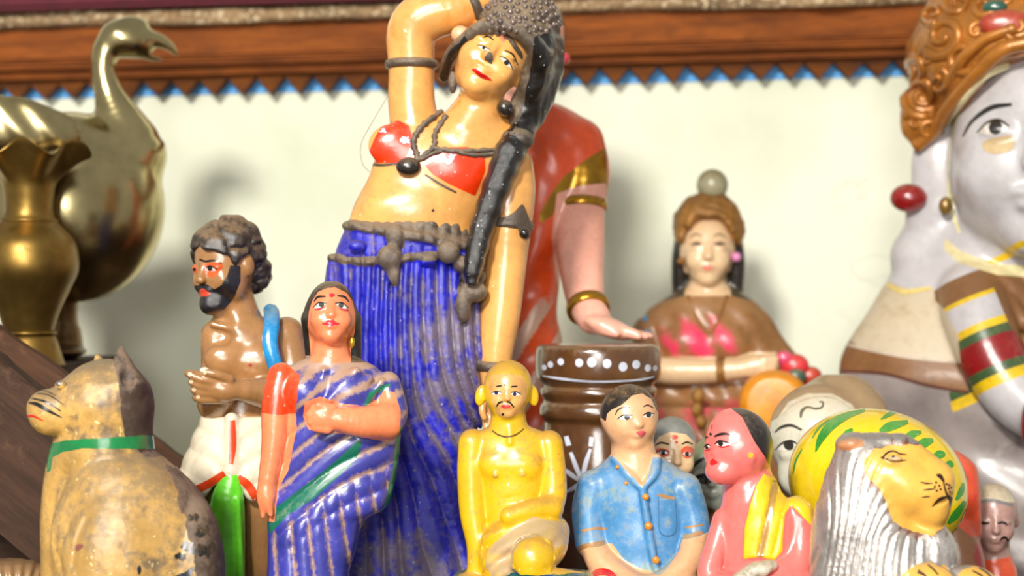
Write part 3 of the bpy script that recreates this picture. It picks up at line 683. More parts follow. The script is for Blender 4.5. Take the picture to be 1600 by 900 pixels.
    o = F.raw('beads', np.array(BV), BF, paint('#6a5a55', .35, dcol='#8b7a66', rough=.25, coat=.9, var=.6, scale=170, chip=.3, ccol='#c7b9cf'), hp); o['kind'] = 'stuff'
    # braid over the shoulder
    path = [(822, 196, -8, 18), (812, 214, -34, 21), (797, 235, -52, 24), (783, 268, -62, 22), (768, 310, -62, 21), (752, 355, -62, 19), (742, 395, -68, 17), (736, 425, -74, 14), (735, 446, -76, 8)]
    Q = spline(path, 10); rr = Q[:, 3]*(1+.05*np.sin(np.arange(len(Q))*.9)); V, Fc = tube_mesh(np.stack([Q[:, 0], Q[:, 2], -Q[:, 1]], 1), rr, 16)
    F.raw('braid', V, Fc, paint('#0a090a', .0, dcol='#4b4035', rough=.16, coat=1, chip=.36, ccol='#cfd2e0', scale=45, bump=.5), body)
    F.ball('hair_tie', (806, 222, -48), 24, paint('#3d342c', .5, dcol='#7a6a56', rough=.4, bump=.5), body, squash=(1.1, .8, .9))
    F.tube('loose_thread', [(606, 150, 0), (582, 190, 4), (564, 225, 6), (566, 255, 4), (580, 272, -10)], .8, paint('#a8a890', 0), body, seg=5)
    # skirt and girdle
    skirt = F.out('skirt', sk, paint('#161cc0', .36, dcol='#5e4c3e', rough=.3, coat=.7, var=.45, wcol='#766a80', scale=48, bump=.5, chip=.22, ccol='#c3bccb', up=.2), body, rag)
    F.out('girdle', gird, paint('#5a4c40', .5, dcol='#86745e', rough=.4, coat=.45, var=.4, scale=60, bump=.5, chip=.3, ccol='#4a50a0'), skirt)
    for x in (662, 684): F.ball('toe', (x, 1000, -96), 9, skin, body, squash=(1, .7, 1.3))
dancer()
def yellow_man():
    D = 1.12; B = foot(D); F = Fig('seated_man_figurine', 'bald yellow clay man with moustache and bare chest, seated in a loincloth', 'figurine', D, 800, B, (700, 935, 555, int(B), -120, 70), 1.9)
    fr = Frame(792, 612, -6, 42, 1, 2, 0)
    head(F, fr, jaw=1.3, ears=False, cheek=1.2); F.ell((794, 604, 2), (38, 42, 40), 8)
    for sx in (-1, 1): F.ell((792+sx*41, 618, 2), (9, 17, 7), 4, rot=-sx*8)
    F.cap((794, 645, 4), (795, 680, 6), 27, 31, 8)
    F.prof([(664, 768, 822, 6, 24), (678, 744, 852, 6, 28), (700, 738, 862, 4, 33), (740, 746, 856, 2, 34), (790, 754, 846, 2, 34), (840, 752, 850, 2, 36), (900, 745, 860, 0, 44)], 8)
    F.chain([(738, 692, 2, 22), (736, 740, 0, 22), (739, 800, -4, 21), (748, 850, -10, 19), (748, 885, -18, 18)], 5); F.ell((740, 905, -24), (28, 16, 20), 8)
    for i in range(4): F.cap((732-i*3+8*i, 906, -32), (716+9*i, 920, -40), 7, 5, 4)
    F.chain([(858, 694, 2, 22), (863, 740, 0, 22), (864, 775, -8, 21), (856, 795, -24, 19)], 5); F.chain([(860, 792, -22, 20), (830, 792, -40, 17), (795, 800, -50, 14)], 5)
    F.ell((776, 724, -20), (24, 18, 13), 14); F.ell((818, 724, -20), (24, 18, 13), 14)
    F.ell((774, 738, -33), (4, 4, 3), 4); F.ell((816, 736, -33), (4, 4, 3), 4)
    F.cap((797, 668, -20), (797, 690, -28), 5, 3, 6)
    for y in (775, 782, 790): F.cap((775, y+3, -33), (815, y-4, -33), 2.4, 2.4, 4, op='s')
    # folded legs and loincloth
    F.chain([(862, 830, -10, 28), (850, 848, -48, 34), (832, 862, -78, 33)], 8); F.chain([(770, 850, -10, 26), (782, 880, -40, 28), (830, 890, -66, 24)], 8)
    F.ell((832, 858, -88), (30, 28, 18), 6)
    F.ell((812, 842, -30), (62, 42, 40), 8, rot=-24)
    F.chain([(830, 880, -86, 22), (870, 892, -80, 18), (905, 896, -70, 14)], 6)
    F.disp((755, 800, -90), (890, 905, 10), lambda X, Y, Z: 3.2*np.sin((-Z+.75*(X-800))/5.5)*np.clip((884-X)/25, 0, 1)*np.clip((-Z-805)/20, 0, 1)*((X-832)**2+(Z+858)**2 > 33**2))
    F.prof([(895, 712, 925, -20, 78), (915, 706, 930, -20, 82), (B-2, 704, 932, -20, 84)], 6, pw=3.5)
    M = F.mesh(2)
    skin = paint('#ecbe16', .46, dcol='#ab8030', rough=.32, coat=.75, var=.18, chip=.22, ccol='#f6e6a8', scale=40, up=.3)
    facem = paint('#e0a860', .3, dcol='#b39556', rough=.35, coat=.6, var=.25, chip=.3, ccol='#f3e3c0', scale=60)
    cl = paint('#c7a982', .3, dcol='#9c8a5a', rough=.4, coat=.5, var=.25, wcol='#e0b83a', scale=36)
    low = region(M, [(690, 888), (720, 893), (770, 896), (800, 884), (850, 880), (910, 884), (940, 890), (940, 1100), (690, 1100)], rag=3)
    bs, rest = cut(M, low)
    fc, rest = cut(rest, region(rest, [(764, 598), (770, 585), (790, 582), (815, 584), (824, 600), (823, 625), (812, 645), (797, 652), (780, 648), (768, 630)], y1=-8, rag=1.5))
    lc, rest = cut(rest, region(rest, [(758, 880), (764, 850), (790, 826), (830, 800), (852, 806), (878, 812), (882, 842), (866, 846), (858, 832), (838, 826), (816, 832), (802, 850), (800, 870), (806, 884), (780, 896)], y1=-2, rag=1))
    body = F.out('body', rest, skin); F.out('face_paint', fc, facem, body); F.out('loincloth', lc, cl, body, lambda x, p, y, n: .3+.3*nz(x, p, y, .05, 2, 2))
    F.out('plinth', bs, paint('#155a52', .25, dcol='#8a8f4a', rough=.3, coat=.7, var=.5, wcol='#123a78', chip=.35, ccol='#d6b52a', scale=42), body, lambda x, p, y, n: .3+.5*nz(x, p, y, .06, 7, 2))
    k = BLK()
    F.stroke('eyebrow', [(776, 602), (784, 600.5)], [2, 2.4], k, body); F.stroke('eyebrow', [(799, 602), (808, 601.5)], [2.4, 2.2], k, body)
    eyes(F, body, [almond(769, 613, 784, 612, 3, 2.6), almond(798, 613, 814, 614, 3, 2.6)], [(776, 612, 2.8), (804, 613.5, 2.8)], '#2a2350', [([(769, 612), (776, 609.5), (784, 611)], [1, 1.8, 1]), ([(798, 611), (806, 610), (814, 614)], [1, 1.8, 1])])
    F.stroke('moustache', [(776, 633), (780, 627), (786, 625)], [1.5, 3, 3], k, body); F.stroke('moustache', [(792, 625), (797, 627), (803, 634)], [3, 3, 1.5], k, body)
    F.blob('lips', [(783, 632), (788, 629), (793, 629), (798, 632), (794, 635), (787, 635)], paint('#d6453f', .05), body)
    F.dot('bindi', (789, 599), 2, paint('#6b4a3a', .1), body); F.dot('chin_mark', (786, 645), 2, k, body)
    S = F.onsurf([(770, 672), (780, 678), (795, 680), (808, 676), (818, 669)], .4); V, Fc = tube_mesh(spline(S, 5), 1.3, 6); F.raw('neck_cord', V, Fc, paint('#6e4b1d', .2), body)
    for c in ((774, 740), (816, 738)): F.dot('nipple', c, 3.5, paint('#e8c56a', .1), body)
yellow_man()
def shirt_man():
    D = 1.16; B = foot(D); F = Fig('shirt_man_figurine', 'clay man in a blue short-sleeved shirt with orange buttons, black side-parted hair', 'figurine', D, 1000, B, (885, 1120, 592, int(B), -110, 65), 1.9)
    fr = Frame(984, 652, -4, 50, 21, 4, 2)
    head(F, fr, jaw=1.32, nose=1.0, cheek=1.2)
    F.ell((983, 648, 0), (46, 46, 46), 8)
    F.cap((988, 690, 4), (992, 740, 2), 33, 38, 8)
    F.prof([(708, 960, 1022, 4, 26), (724, 940, 1050, 4, 32), (745, 916, 1074, 4, 38), (780, 912, 1085, 2, 40), (820, 932, 1076, 0, 42), (870, 936, 1066, -2, 44), (905, 930, 1070, -4, 48)], 8,
           lambda X, Y, Z, u, v: 1.2*nz(X, Y, Z, .06, 3, 2))
    F.chain([(928, 762, 0, 28), (920, 800, -4, 27), (924, 846, -10, 26)], 5); F.chain([(1068, 765, 0, 28), (1080, 800, -4, 26), (1086, 828, -10, 24)], 5)
    F.chain([(926, 848, -12, 22), (944, 878, -34, 23), (985, 902, -58, 20), (1010, 908, -66, 16)], 4); F.chain([(1086, 832, -14, 21), (1076, 868, -36, 22), (1045, 894, -56, 19), (1020, 902, -64, 15)], 4)
    for i in range(4): F.cap((1006+i*5, 905+3*i, -74), (1022+2*i, 902+5*i, -76), 5, 4, 3)
    # collar wings, placket, pocket
    F.chain([(962, 716, -18, 7), (982, 738, -32, 8), (1000, 756, -40, 5)], 4); F.chain([(1026, 714, -16, 7), (1022, 736, -30, 8), (1006, 756, -40, 5)], 4)
    F.chain([(1004, 760, -40, 6), (1010, 800, -44, 6), (1020, 860, -46, 6), (1026, 886, -48, 5)], 5)
    F.ell((945, 912, -62), (42, 28, 28), 6); F.prof([(890, 915, 1090, -15, 60), (930, 905, 1100, -20, 74), (B-2, 900, 1105, -20, 78)], 8, pw=3)
    M = F.mesh(2)
    skin = paint('#e5b184', .26, dcol='#ad8a5f', rough=.35, coat=.6, var=.14, scale=36, up=.3); shirt = paint('#4d93cc', .44, dcol='#9a9c90', rough=.45, coat=.35, var=.25, wcol='#7f9c92', chip=.16, ccol='#b98448', scale=38, up=.25)
    hairm = paint('#1f1815', .2, dcol='#8c7350', rough=.4, coat=.4, chip=.25, ccol='#c07a4a')
    hp = [(934, 655), (930, 630), (942, 604), (965, 592), (1000, 592), (1026, 606), (1038, 640), (1034, 652), (1026, 640), (1018, 622), (1003, 613), (988, 616), (972, 630), (956, 638), (949, 645), (947, 657), (940, 652)]
    hg = np.minimum(region(M, hp, y1=200), np.maximum(region(M, [(925, 590), (1040, 590), (1040, 690), (940, 690)]), 8-M[0][:, 1]))
    hr, rest = cut(M, hg)
    sh = [(948, 712), (960, 712), (978, 730), (1003, 757), (1012, 742), (1020, 712), (1040, 712), (1130, 760), (1118, 822), (1092, 832), (1064, 838), (1060, 852), (1040, 880), (1030, 888), (1000, 880), (975, 868), (957, 846), (935, 846), (912, 852), (890, 868), (884, 760), (930, 720)]
    g = region(rest, sh, rag=1.2)
    g = np.minimum(g, np.maximum(np.maximum(region(rest, [(880, 712), (1125, 712), (1125, 880), (880, 880)]), 6-rest[0][:, 1]), -1e3))
    cl, rest = cut(rest, g); low = np.minimum(region(rest, [(880, 925), (1125, 925), (1125, 1100), (880, 1100)]), np.maximum(region(rest, [(880, 870), (1125, 870), (1125, 1100), (880, 1100)]), 10-rest[0][:, 1]))
    lw, rest = cut(rest, low)
    body = F.out('body', rest, skin); F.out('hair', hr, hairm, body)
    s = F.out('shirt', cl, shirt, body, lambda x, p, y, n: np.clip(.25+.4*nz(x, p, y, .045, 5, 3)+.5*np.clip((p-850)/40, 0, 1), 0, 1)); F.out('plinth', lw, paint('#6e5a43', .35, rough=.5), body)
    og = paint('#e08a1e', .25, dcol='#a06a38', rough=.35, coat=.6)
    for c, r in (((1008, 771), 5.5), ((1013, 815), 6.5), ((1024, 867), 6), ((966, 727), 3.4), ((979, 751), 3)):
        S = F.onsurf([c], 1.2)[0]; F.ball('button', (S[0], -S[2], S[1]), r, og, s, n=8, squash=(1, 1, .6))
    ob = paint('#b9864e', .35, dcol='#8f8a70', rough=.5, coat=.2, var=.3)
    F.stroke('pocket_trim', [(1026, 768), (1036, 771), (1053, 775)], [2, 5, 4], ob, s); F.stroke('pocket_edge', [(1054, 776), (1056, 800), (1055, 826), (1042, 832), (1030, 824), (1029, 800), (1028, 772)], 1.8, paint('#3c6f9c', .2), s)
    for p, w in (([(900, 860), (915, 849), (945, 844)], 7), ([(910, 826), (930, 822), (948, 824)], 4), ([(1068, 834), (1082, 830), (1096, 826)], 6), ([(1070, 820), (1084, 817), (1098, 815)], 3)): F.stroke('sleeve_trim', p, w, ob, s)
    F.stroke('red_hem', [(924, 892), (938, 884), (955, 886), (972, 902)], [4, 8, 8, 6], RED(), body, off=.8)
    k = BLK(); br = paint('#3a2a22', .1)
    F.stroke('eyebrow', [(962, 646), (966, 638), (975, 634), (985, 634)], [1.2, 2.2, 2.8, 1.5], br, body); F.stroke('eyebrow', [(1005, 633), (1012, 631), (1021, 636)], [1.5, 2.2, 1.2], br, body)
    eyes(F, body, [almond(968, 651, 988, 648, 4, 3.4), almond(1005, 648, 1021, 646, 4, 3)], [(980, 648.5, 4.2), (1013, 645.5, 4)], '#33363a', [([(965, 652), (976, 645), (988, 646)], [1, 2, 1.2]), ([(1004, 646), (1012, 642), (1021, 645)], [1, 1.8, 1])])
    F.blob('lips', [(994, 672), (1000, 670), (1005, 670), (1009, 673), (1006, 677), (1001, 679), (997, 676)], paint('#e0626a', .08), body)

def pink_man():
    D = 1.10; B = foot(D); F = Fig('pink_man_figurine', 'pink clay man with bald forehead, black back hair and a yellow shoulder cloth', 'figurine', D, 1185, B, (1085, 1285, 628, int(B), -105, 70), 1.9)
    fr = Frame(1142, 693, -4, 53, -36, 0, -4)
    head(F, fr, jaw=1.2, nose=.9, cheek=1.2, ears=False)
    F.ell((1155, 697, 2), (53, 58, 53), 10); F.ell((1174, 708, -40), (7, 13, 8), 4)
    F.cap((1166, 738, 14), (1174, 785, 10), 38, 46, 8); F.ell((1128, 735, -26), (26, 20, 24), 12)
    F.prof([(768, 1140, 1212, 8, 32), (788, 1130, 1242, 6, 38), (815, 1120, 1258, 4, 42), (850, 1122, 1258, 2, 42), (900, 1125, 1255, 0, 44)], 10)
    F.chain([(1130, 812, 0, 17), (1120, 850, -10, 18), (1108, 890, -28, 18), (1115, 915, -40, 16)], 5); F.chain([(1246, 802, 2, 25), (1252, 845, -6, 26), (1244, 880, -22, 26), (1205, 898, -44, 21), (1175, 905, -54, 15)], 5)
    F.prof([(890, 1110, 1270, -10, 60), (930, 1098, 1280, -15, 72), (B-2, 1092, 1284, -15, 76)], 10, pw=3)
    for i in range(4): F.cap((1172, 893+6*i, -62), (1152+2*i, 890+7*i, -66), 5.5, 4.5, 3)
    # shoulder cloth, a raised layer
    sh = [(1194, 738), (1206, 745), (1244, 760), (1268, 792), (1270, 820), (1250, 800), (1236, 786), (1226, 800), (1223, 830), (1222, 856), (1210, 868), (1186, 864), (1162, 868), (1164, 820), (1172, 785), (1182, 755)]
    X = F.ax[0][:, None, None]; Z = F.ax[2][None, None, :]; pd = polysd(X[:, :, 0]+0*Z[:, 0, :], -(Z[:, 0, :]+0*X[:, :, 0]), sh)[:, None, :]
    F.F -= (3.4*np.clip(.5-pd/5, 0, 1)).astype(np.float32)
    gx = X-(1184+.22*(868+Z)); F.F += (2.6*np.exp(-(gx/4.5)**2)*(pd < -4)).astype(np.float32); gx = X-(1206+.25*(868+Z)); F.F += (1.8*np.exp(-(gx/3.5)**2)*(pd < -4)).astype(np.float32)
    M = F.mesh(2)
    skin = paint('#ee7670', .12, dcol='#c08a70', rough=.3, coat=.8, var=.12, scale=34, up=.15); yl = paint('#f2c81a', .16, dcol='#a58a3a', rough=.3, coat=.8, var=.15, wcol='#a8803c')
    hp = [(1140, 636), (1160, 630), (1200, 645), (1216, 690), (1212, 726), (1201, 726), (1195, 710), (1180, 688), (1169, 667), (1160, 650), (1150, 643)]
    hg = np.minimum(region(M, hp), np.maximum(region(M, [(1120, 626), (1220, 626), (1220, 730), (1150, 730)]), 22-M[0][:, 1]))
    hr, rest = cut(M, hg); ct, rest = cut(rest, region(rest, sh, y1=60)); lw, rest = cut(rest, region(rest, [(1080, 918), (1290, 918), (1290, 1200), (1080, 1200)], rag=1))
    body = F.out('body', rest, skin); F.out('hair', hr, paint('#231d1b', .22, dcol='#6e5f50', rough=.3, coat=.6), body)
    F.out('shoulder_cloth', ct, yl, body, lambda x, p, y, n: np.clip(.95*np.exp(-((x-(1187+.22*(868-p)))/8)**2), 0, 1)); F.out('lap_cloth', lw, paint('#c9a06a', .3), body)
    k = BLK()
    F.stroke('eyebrow', [(1117, 680), (1126, 676), (1136, 675), (1146, 679)], [2.5, 4.2, 3.4, 1.2], k, body); F.stroke('eyebrow', [(1099, 687), (1103, 683), (1107, 682)], [1.5, 3, 2], k, body)
    eyes(F, body, [almond(1120, 692, 1142, 690, 4, 3), almond(1101, 700, 1110, 696, 3, 3)], [(1127, 690, 4), (1105, 698, 2.8)], '#1d1614', [([(1118, 691), (1126, 686), (1143, 689)], [1.4, 3, 1.2]), ([(1100, 699), (1105, 693.5), (1111, 694)], [1.2, 2.4, 1])])
    F.stroke('eye_shadow', [(1122, 695), (1131, 695), (1141, 692)], [1, 2.6, 1], RED(), body); F.stroke('eye_shadow', [(1102, 703), (1107, 702), (1111, 699)], [1, 2.4, 1], RED(), body)
    F.blob('lips', [(1110, 721), (1112, 716), (1116, 714), (1118, 716), (1123, 719), (1117, 723), (1112, 724)], RED(), body)
    F.stroke('forehead_mark', [(1113, 663), (1112.5, 670)], [1.8, 1], paint('#b5303a', .05), body); F.dot('bindi', (1111, 677), 2.2, k, body)
    F.dot('ear_stud', (1173, 707), 4.2, paint('#e8b928', .1, rough=.3), body, off=1)
    # pale bundle in the hands
    F.clear(); F.ell((1182, 880, -70), (26, 13, 14), 5, rot=-14); F.ell((1160, 892, -74), (16, 11, 12), 5); F.ell((1200, 874, -62), (14, 10, 12), 5); F.disp((1130, 850, -110), (1230, 920, -30), lambda X, Y, Z: 2*nz(X, Y, Z, .16, 8, 2))
    F.out('bundle', F.mesh(1), paint('#d8cbb8', .35, dcol='#8d8a70', rough=.4, coat=.6, wcol='#7a775c', scale=70), body, lambda x, p, y, n: .3+.5*nz(x, p, y, .1, 4, 2))

def lion():
    D = 1.03; B = foot(D); F = Fig('lion_figurine', 'clay lion with yellow face and silver painted mane, head raised', 'figurine', D, 1400, B, (1255, 1580, 665, int(B), -115, 95), 2.0)
    F.prof([(684, 1318, 1400, 4, 40), (710, 1302, 1415, 2, 58), (760, 1284, 1420, 0, 70), (820, 1268, 1440, 0, 78), (880, 1264, 1480, 0, 82), (960, 1262, 1520, 0, 88), (B-2, 1262, 1540, 0, 92)], 8)
    F.ell((1330, 692, -8), (26, 16, 40), 8, rot=-10); F.ell((1390, 692, 0), (44, 14, 34), 10, rot=10)
    F.ell((1448, 856, -10), (46, 50, 40), 24, rot=-30)
    def strand(X, Y, Z):
        P = -Z; c = strc(X, P)+5*nz(X, Y, Z, .03, 2, 2)
        return ((np.abs(np.sin(c/7.0))**.9-.5)*4.2+(np.abs(np.sin((c*1.9+8*np.sin(P/50))/7.0))-.5)*2.6)*(.7+.5*nz(X, Y, Z, .02, 7, 2))*np.clip((1402+3*np.maximum(P-820, 0)-X)/16, 0, 1)*np.clip((P-690)/25, .3, 1)
    strc = lambda X, P: X+.10*(P-800)+np.clip((X-1290)/90, 0, 1)*.75*np.clip(P-700, 0, 130)+7*np.sin(P/34+X/70)
    F.disp((1240, 660, -130), (1560, int(B), 110), strand)
    # face
    F.ell((1396, 744, -8), (56, 52, 60), 10, rot=20); F.ell((1420, 762, -12), (52, 48, 54), 14); F.ell((1450, 762, -14), (40, 40, 44), 12); F.ell((1452, 790, -16), (32, 34, 36), 10)
    F.cap((1410, 700, -14), (1466, 738, -16), 22, 20, 16); F.ell((1472, 745, -16), (18, 14, 22), 6)
    F.ell((1398, 711, -62), (18, 8, 8), 8, op='s'); F.ell((1398, 711, -58), (12, 5, 8), 3)
    F.cap((1486, 768, -30), (1455, 786, -60), 2.5, 2.5, 4, op='s')
    # chest fringe, forepaws
    F.ell((1452, 905, -62), (44, 36, 34), 4, rot=10); F.ell((1516, 908, -40), (46, 34, 36), 4, rot=12)
    F.chain([(1452, 915, -60, 38), (1450, 1000, -60, 36), (1450, B-44, -62, 40)], 4); F.chain([(1520, 915, -38, 36), (1522, 1000, -38, 36), (1522, B-44, -40, 40)], 4)
    M = F.mesh(2)
    silver = paint('#d8d3cf', .2, dcol='#8c7666', rough=.26, coat=.5, var=.3, wcol='#8a5c4c', metal=.75, chip=.25, ccol='#f1ecec', scale=60, bump=.4); yel = paint('#e8b04a', .2, dcol='#a07a4c', rough=.38, coat=.55, var=.15, chip=.08, ccol='#8a4c28', scale=34, up=.25)
    face = [(1350, 714), (1368, 698), (1395, 693), (1420, 690), (1500, 700), (1510, 800), (1484, 812), (1458, 828), (1440, 828), (1416, 821), (1396, 806), (1384, 778), (1376, 757), (1354, 738)]
    pw = [(1404, 900), (1410, 884), (1430, 872), (1452, 868), (1474, 874), (1490, 890), (1500, 878), (1525, 872), (1548, 880), (1566, 900), (1572, 1140), (1404, 1140)]
    fc, rest = cut(M, np.minimum(region(M, face, rag=2.4, fr=.2), region(M, pw, y1=-22, rag=1)))
    ear, rest = cut(rest, region(rest, [(1306, 700), (1310, 688), (1330, 682), (1350, 684), (1352, 694), (1330, 702)], y1=0, rag=1.5)); 
    body = F.out('body', fc, yel)
    F.out('mane', rest, silver, body, lambda x, p, y, n: np.clip(.62*np.exp(-np.abs(polysd(x, p, face))/9)-.1+.25*nz(x, p, y, .1, 3, 2)+.55*(1-np.abs(np.sin((strc(x, p)+5*nz(x, y, -p, .03, 2, 2))/7.0))**.5), 0, 1))
    F.out('ear', ear, paint('#c98a5c', .35, dcol='#8a7260', rough=.4), body)
    k = paint('#2a1512', .08, rough=.3, coat=.5)
    F.stroke('eyelid', [(1378, 712), (1386, 704), (1396, 701), (1406, 705), (1416, 706)], [3, 3, 2.4, 2.6, 1.4], k, body); F.stroke('eyelid', [(1376, 710), (1390, 714), (1402, 715), (1416, 714)], [2, 3, 3, 1.2], k, body)
    F.blob('eye_white', almond(1387, 710, 1407, 711, 3.5, 2), paint('#cdb68a', .1, coat=.8), body); F.dot('iris', (1396, 708.5), 2.2, k, body, off=.8)
    F.blob('nose', [(1461, 736), (1469, 735), (1474, 744), (1473, 748), (1467, 742)], k, body)
    F.stroke('mouth_line', [(1472, 745), (1475, 758), (1479, 768), (1484, 776), (1484, 786)], [2, 3, 4, 7, 3], k, body); F.stroke('mouth_line', [(1477, 769), (1466, 773), (1455, 784)], [3, 6, 1.2], k, body)
    for p in ([(1437, 746), (1446, 748), (1456, 748)], [(1441, 758), (1450, 757), (1460, 756)], [(1439, 769), (1446, 768), (1452, 768)]): F.stroke('whisker', p, [1.2, 2.6, 1.2], k, body)
    for c in ((1461, 747), (1466, 752), (1459, 753), (1468, 757), (1462, 759), (1477, 750), (1481, 752), (1480, 757), (1484, 756), (1482, 762)): F.dot('whisker_spot', c, 1.9, k, body)
    for p, w in (([(1433, 879), (1444, 884), (1457, 896)], [6, 3, 2]), ([(1448, 870), (1456, 875), (1464, 883)], [2, 3, 2]), ([(1470, 896), (1480, 892), (1492, 897)], [3, 7, 3]), ([(1516, 879), (1530, 886), (1540, 899)], [2, 2.6, 1.5]), ([(1526, 876), (1540, 884), (1552, 899)], [1.5, 2.4, 1.5])): F.stroke('paw_stripe', p, w, k, body)

def melon():
    D = 1.165; B = 872; F = Fig('melon', 'glossy yellow clay melon with green brush stripes behind the lion', 'melon', D, 1372, B, (1225, 1520, 628, 880, -115, 115), 2.4)
    F.ell((1371, 756, 0), (142, 116, 108), 0, rot=14)
    M = F.mesh(1); body = F.out('rind', M, paint('#f2d012', .14, dcol='#a8934c', rough=.2, coat=.9, var=.12, chip=.1, ccol='#f8efc0', scale=26, bump=.05, up=.3))
    g = paint('#2f9a2c', .16, dcol='#7d8a50', rough=.25, coat=.8, var=.25, chip=.3, ccol='#c8d860', scale=60)
    for p, w in (([(1276, 702), (1284, 682), (1300, 662), (1325, 648), (1352, 640)], [2, 11, 14, 9, 3]), ([(1270, 683), (1280, 668), (1296, 655)], [1.5, 3, 1.5]), ([(1318, 684), (1325, 674), (1333, 666)], [6, 12, 3]),
                 ([(1374, 668), (1390, 662), (1418, 656)], [4, 13, 5]), ([(1376, 652), (1388, 646), (1400, 643)], [2, 6, 2]), ([(1408, 682), (1422, 674), (1438, 671)], [3, 11, 4]), ([(1424, 697), (1440, 687), (1456, 683)], [4, 14, 5]),
                 ([(1452, 711), (1464, 704), (1474, 704)], [4, 13, 5]), ([(1470, 724), (1480, 718), (1486, 722)], [3, 10, 4]), ([(1478, 808), (1490, 795), (1504, 776)], [5, 14, 5]), ([(1500, 812), (1506, 800), (1510, 788)], [3, 7, 2]),
                 ([(1486, 838), (1491, 828), (1498, 820)], [7, 10, 4]), ([(1490, 772), (1498, 760), (1502, 748)], [4, 10, 3]), ([(1240, 740), (1244, 720), (1254, 700)], [1.5, 3, 1.5]), ([(1260, 840), (1275, 850), (1300, 858)], [3, 9, 3]), ([(1484, 850), (1490, 846), (1496, 838)], [2, 4, 2])):
        F.stroke('rind_stripe', p, w, g, body, off=.6)
    # wooden ring stand under it
    F2 = Fig('ring_stand', 'dark wooden block stand carrying the yellow melon', 'stand', D, 1372, foot(D), (1290, 1460, 860, int(foot(D)), -60, 60), 3.5)
    F2.prof([(866, 1300, 1444, 0, 52), (885, 1306, 1438, 0, 48), (930, 1322, 1422, 0, 38), (foot(D)-14, 1300, 1444, 0, 54), (foot(D)-1, 1296, 1448, 0, 56)], 2)
    F2.out('block', F2.mesh(1), dw)
shirt_man(); pink_man(); lion(); melon()
def cat():
    D = 1.05; B = foot(D); F = Fig('cat_figurine', 'cream clay cat with green collar and dark worn patches, turned away', 'figurine', D, 205, B, (35, 365, 528, int(B), -160, 120), 2.3)
    # haunches, back, chest
    F.prof([(700, 130, 236, 0, 50), (720, 110, 262, 0, 80), (760, 92, 306, 0, 104), (810, 84, 338, 0, 118), (860, 82, 350, 0, 124), (920, 84, 354, 0, 124), (1000, 84, 350, 0, 118), (B-2, 84, 344, 0, 112)], 6)
    F.ell((185, 880, -70), (88, 140, 66), 4, rot=4); F.ell((300, 900, -40), (52, 130, 80), 6)
    F.chain([(150, 690, 16, 66), (122, 740, 30, 52), (108, 800, 40, 46), (106, 880, 44, 44), (106, 1000, 44, 42), (104, B-44, 44, 42)], 6)
    F.ell((122, 822, -30), (40, 84, 46), 4, rot=6)
    # neck and head
    F.cap((168, 640, 4), (168, 705, 6), 70, 74, 8)
    F.ell((166, 632, 0), (75, 72, 72), 10); F.ell((118, 632, -2), (42, 42, 46), 12); F.ell((80, 636, -4), (37, 30, 38), 9); F.ell((84, 653, -4), (34, 26, 34), 10)
    F.cap((192, 600, -34), (189, 544, -26), 36, 5, 8); F.cap((160, 596, 42), (152, 558, 42), 28, 5, 8)
    F.ell((200, 575, -62), (13, 30, 12), 6, op='s')
    F.ell((97, 598, -36), (9, 7, 6), 3)
    for pth in ([(112, 735, -60), (94, 780, -40), (90, 840, -40), (104, 885, -60)], [(140, 790, -90), (124, 830, -90), (118, 870, -90)]):
        q = spline(pth, 6)
        for a_, b_ in zip(q[:-1], q[1:]): F.put((min(a_[0], b_[0])-6, -140, -max(a_[1], b_[1])-6), (max(a_[0], b_[0])+6, 0, -min(a_[1], b_[1])+6), lambda X, Y, Z, a=a_, b=b_: 3.2*np.exp(-((X-(a[0]+b[0])/2)**2+(Z+(a[1]+b[1])/2)**2)/22)*(Y < 20), 0, 'd')
    F.disp((30, 520, -170), (370, int(B), 130), lambda X, Y, Z: .9*nz(X, Y, Z, .13, 11, 3))
    M = F.mesh(2); V = M[0]
    base = paint('#d0a458', .5, dcol='#7c684a', rough=.36, coat=.5, var=.4, wcol='#665540', chip=.42, ccol='#e6cf90', scale=34, bump=.3, up=.3)
    dark = paint('#4c3d33', .4, dcol='#7f6a58', rough=.6, coat=.0, var=.4, chip=.12, ccol='#b58a74', scale=50); green = paint('#0c7a3e', .12, dcol='#6b7a58', rough=.3, coat=.7)
    col = [(80, 692), (100, 684), (130, 680), (170, 678), (226, 677), (244, 682), (244, 702), (226, 698), (170, 694), (130, 694), (100, 702), (84, 712), (80, 732), (74, 736), (70, 700)]
    cl, rest = cut(M, region(M, col, rag=1))
    pt = [(176, 560), (186, 530), (215, 550), (262, 640), (262, 712), (226, 712), (196, 676), (189, 640), (186, 590)]
    sd = [(262, 728), (300, 735), (370, 820), (370, 1140), (300, 1140), (298, 960), (304, 880), (296, 850), (286, 800), (276, 760)]
    pa, rest = cut(rest, np.minimum(region(rest, pt, rag=2), region(rest, sd, rag=7, fr=.14, seed=4)))
    def wear(x, p, y, n):
        q = .42+.5*nz(x, p, y, .05, 6, 4)+.3*np.clip((x-150)/120, -.6, .6)*np.clip((700-p)/80, -.3, 1)
        q = q-.75*np.clip((112-x)/30, 0, 1)-.3*np.exp(-((x-215)**2+(p-770)**2)/9000)+.3*np.clip((735-p)/40, 0, 1)*np.clip((p-690)/15, 0, 1)
        return np.clip(q, 0, 1)
    body = F.out('body', rest, base, None, wear); F.out('collar', cl, green, body); F.out('dark_patch', pa, dark, body)
    k = BLK()
    for p, w in (([(60, 607), (75, 609), (90, 615)], [1, 2, 1]), ([(52, 612), (78, 614), (102, 628)], [1.4, 2, 1]), ([(50, 619), (75, 624), (98, 638)], [2, 3.4, 1.6]), ([(48, 626), (62, 628), (80, 638), (99, 648)], [2, 6, 5, 1.6])): F.stroke('whisker', p, w, k, body)
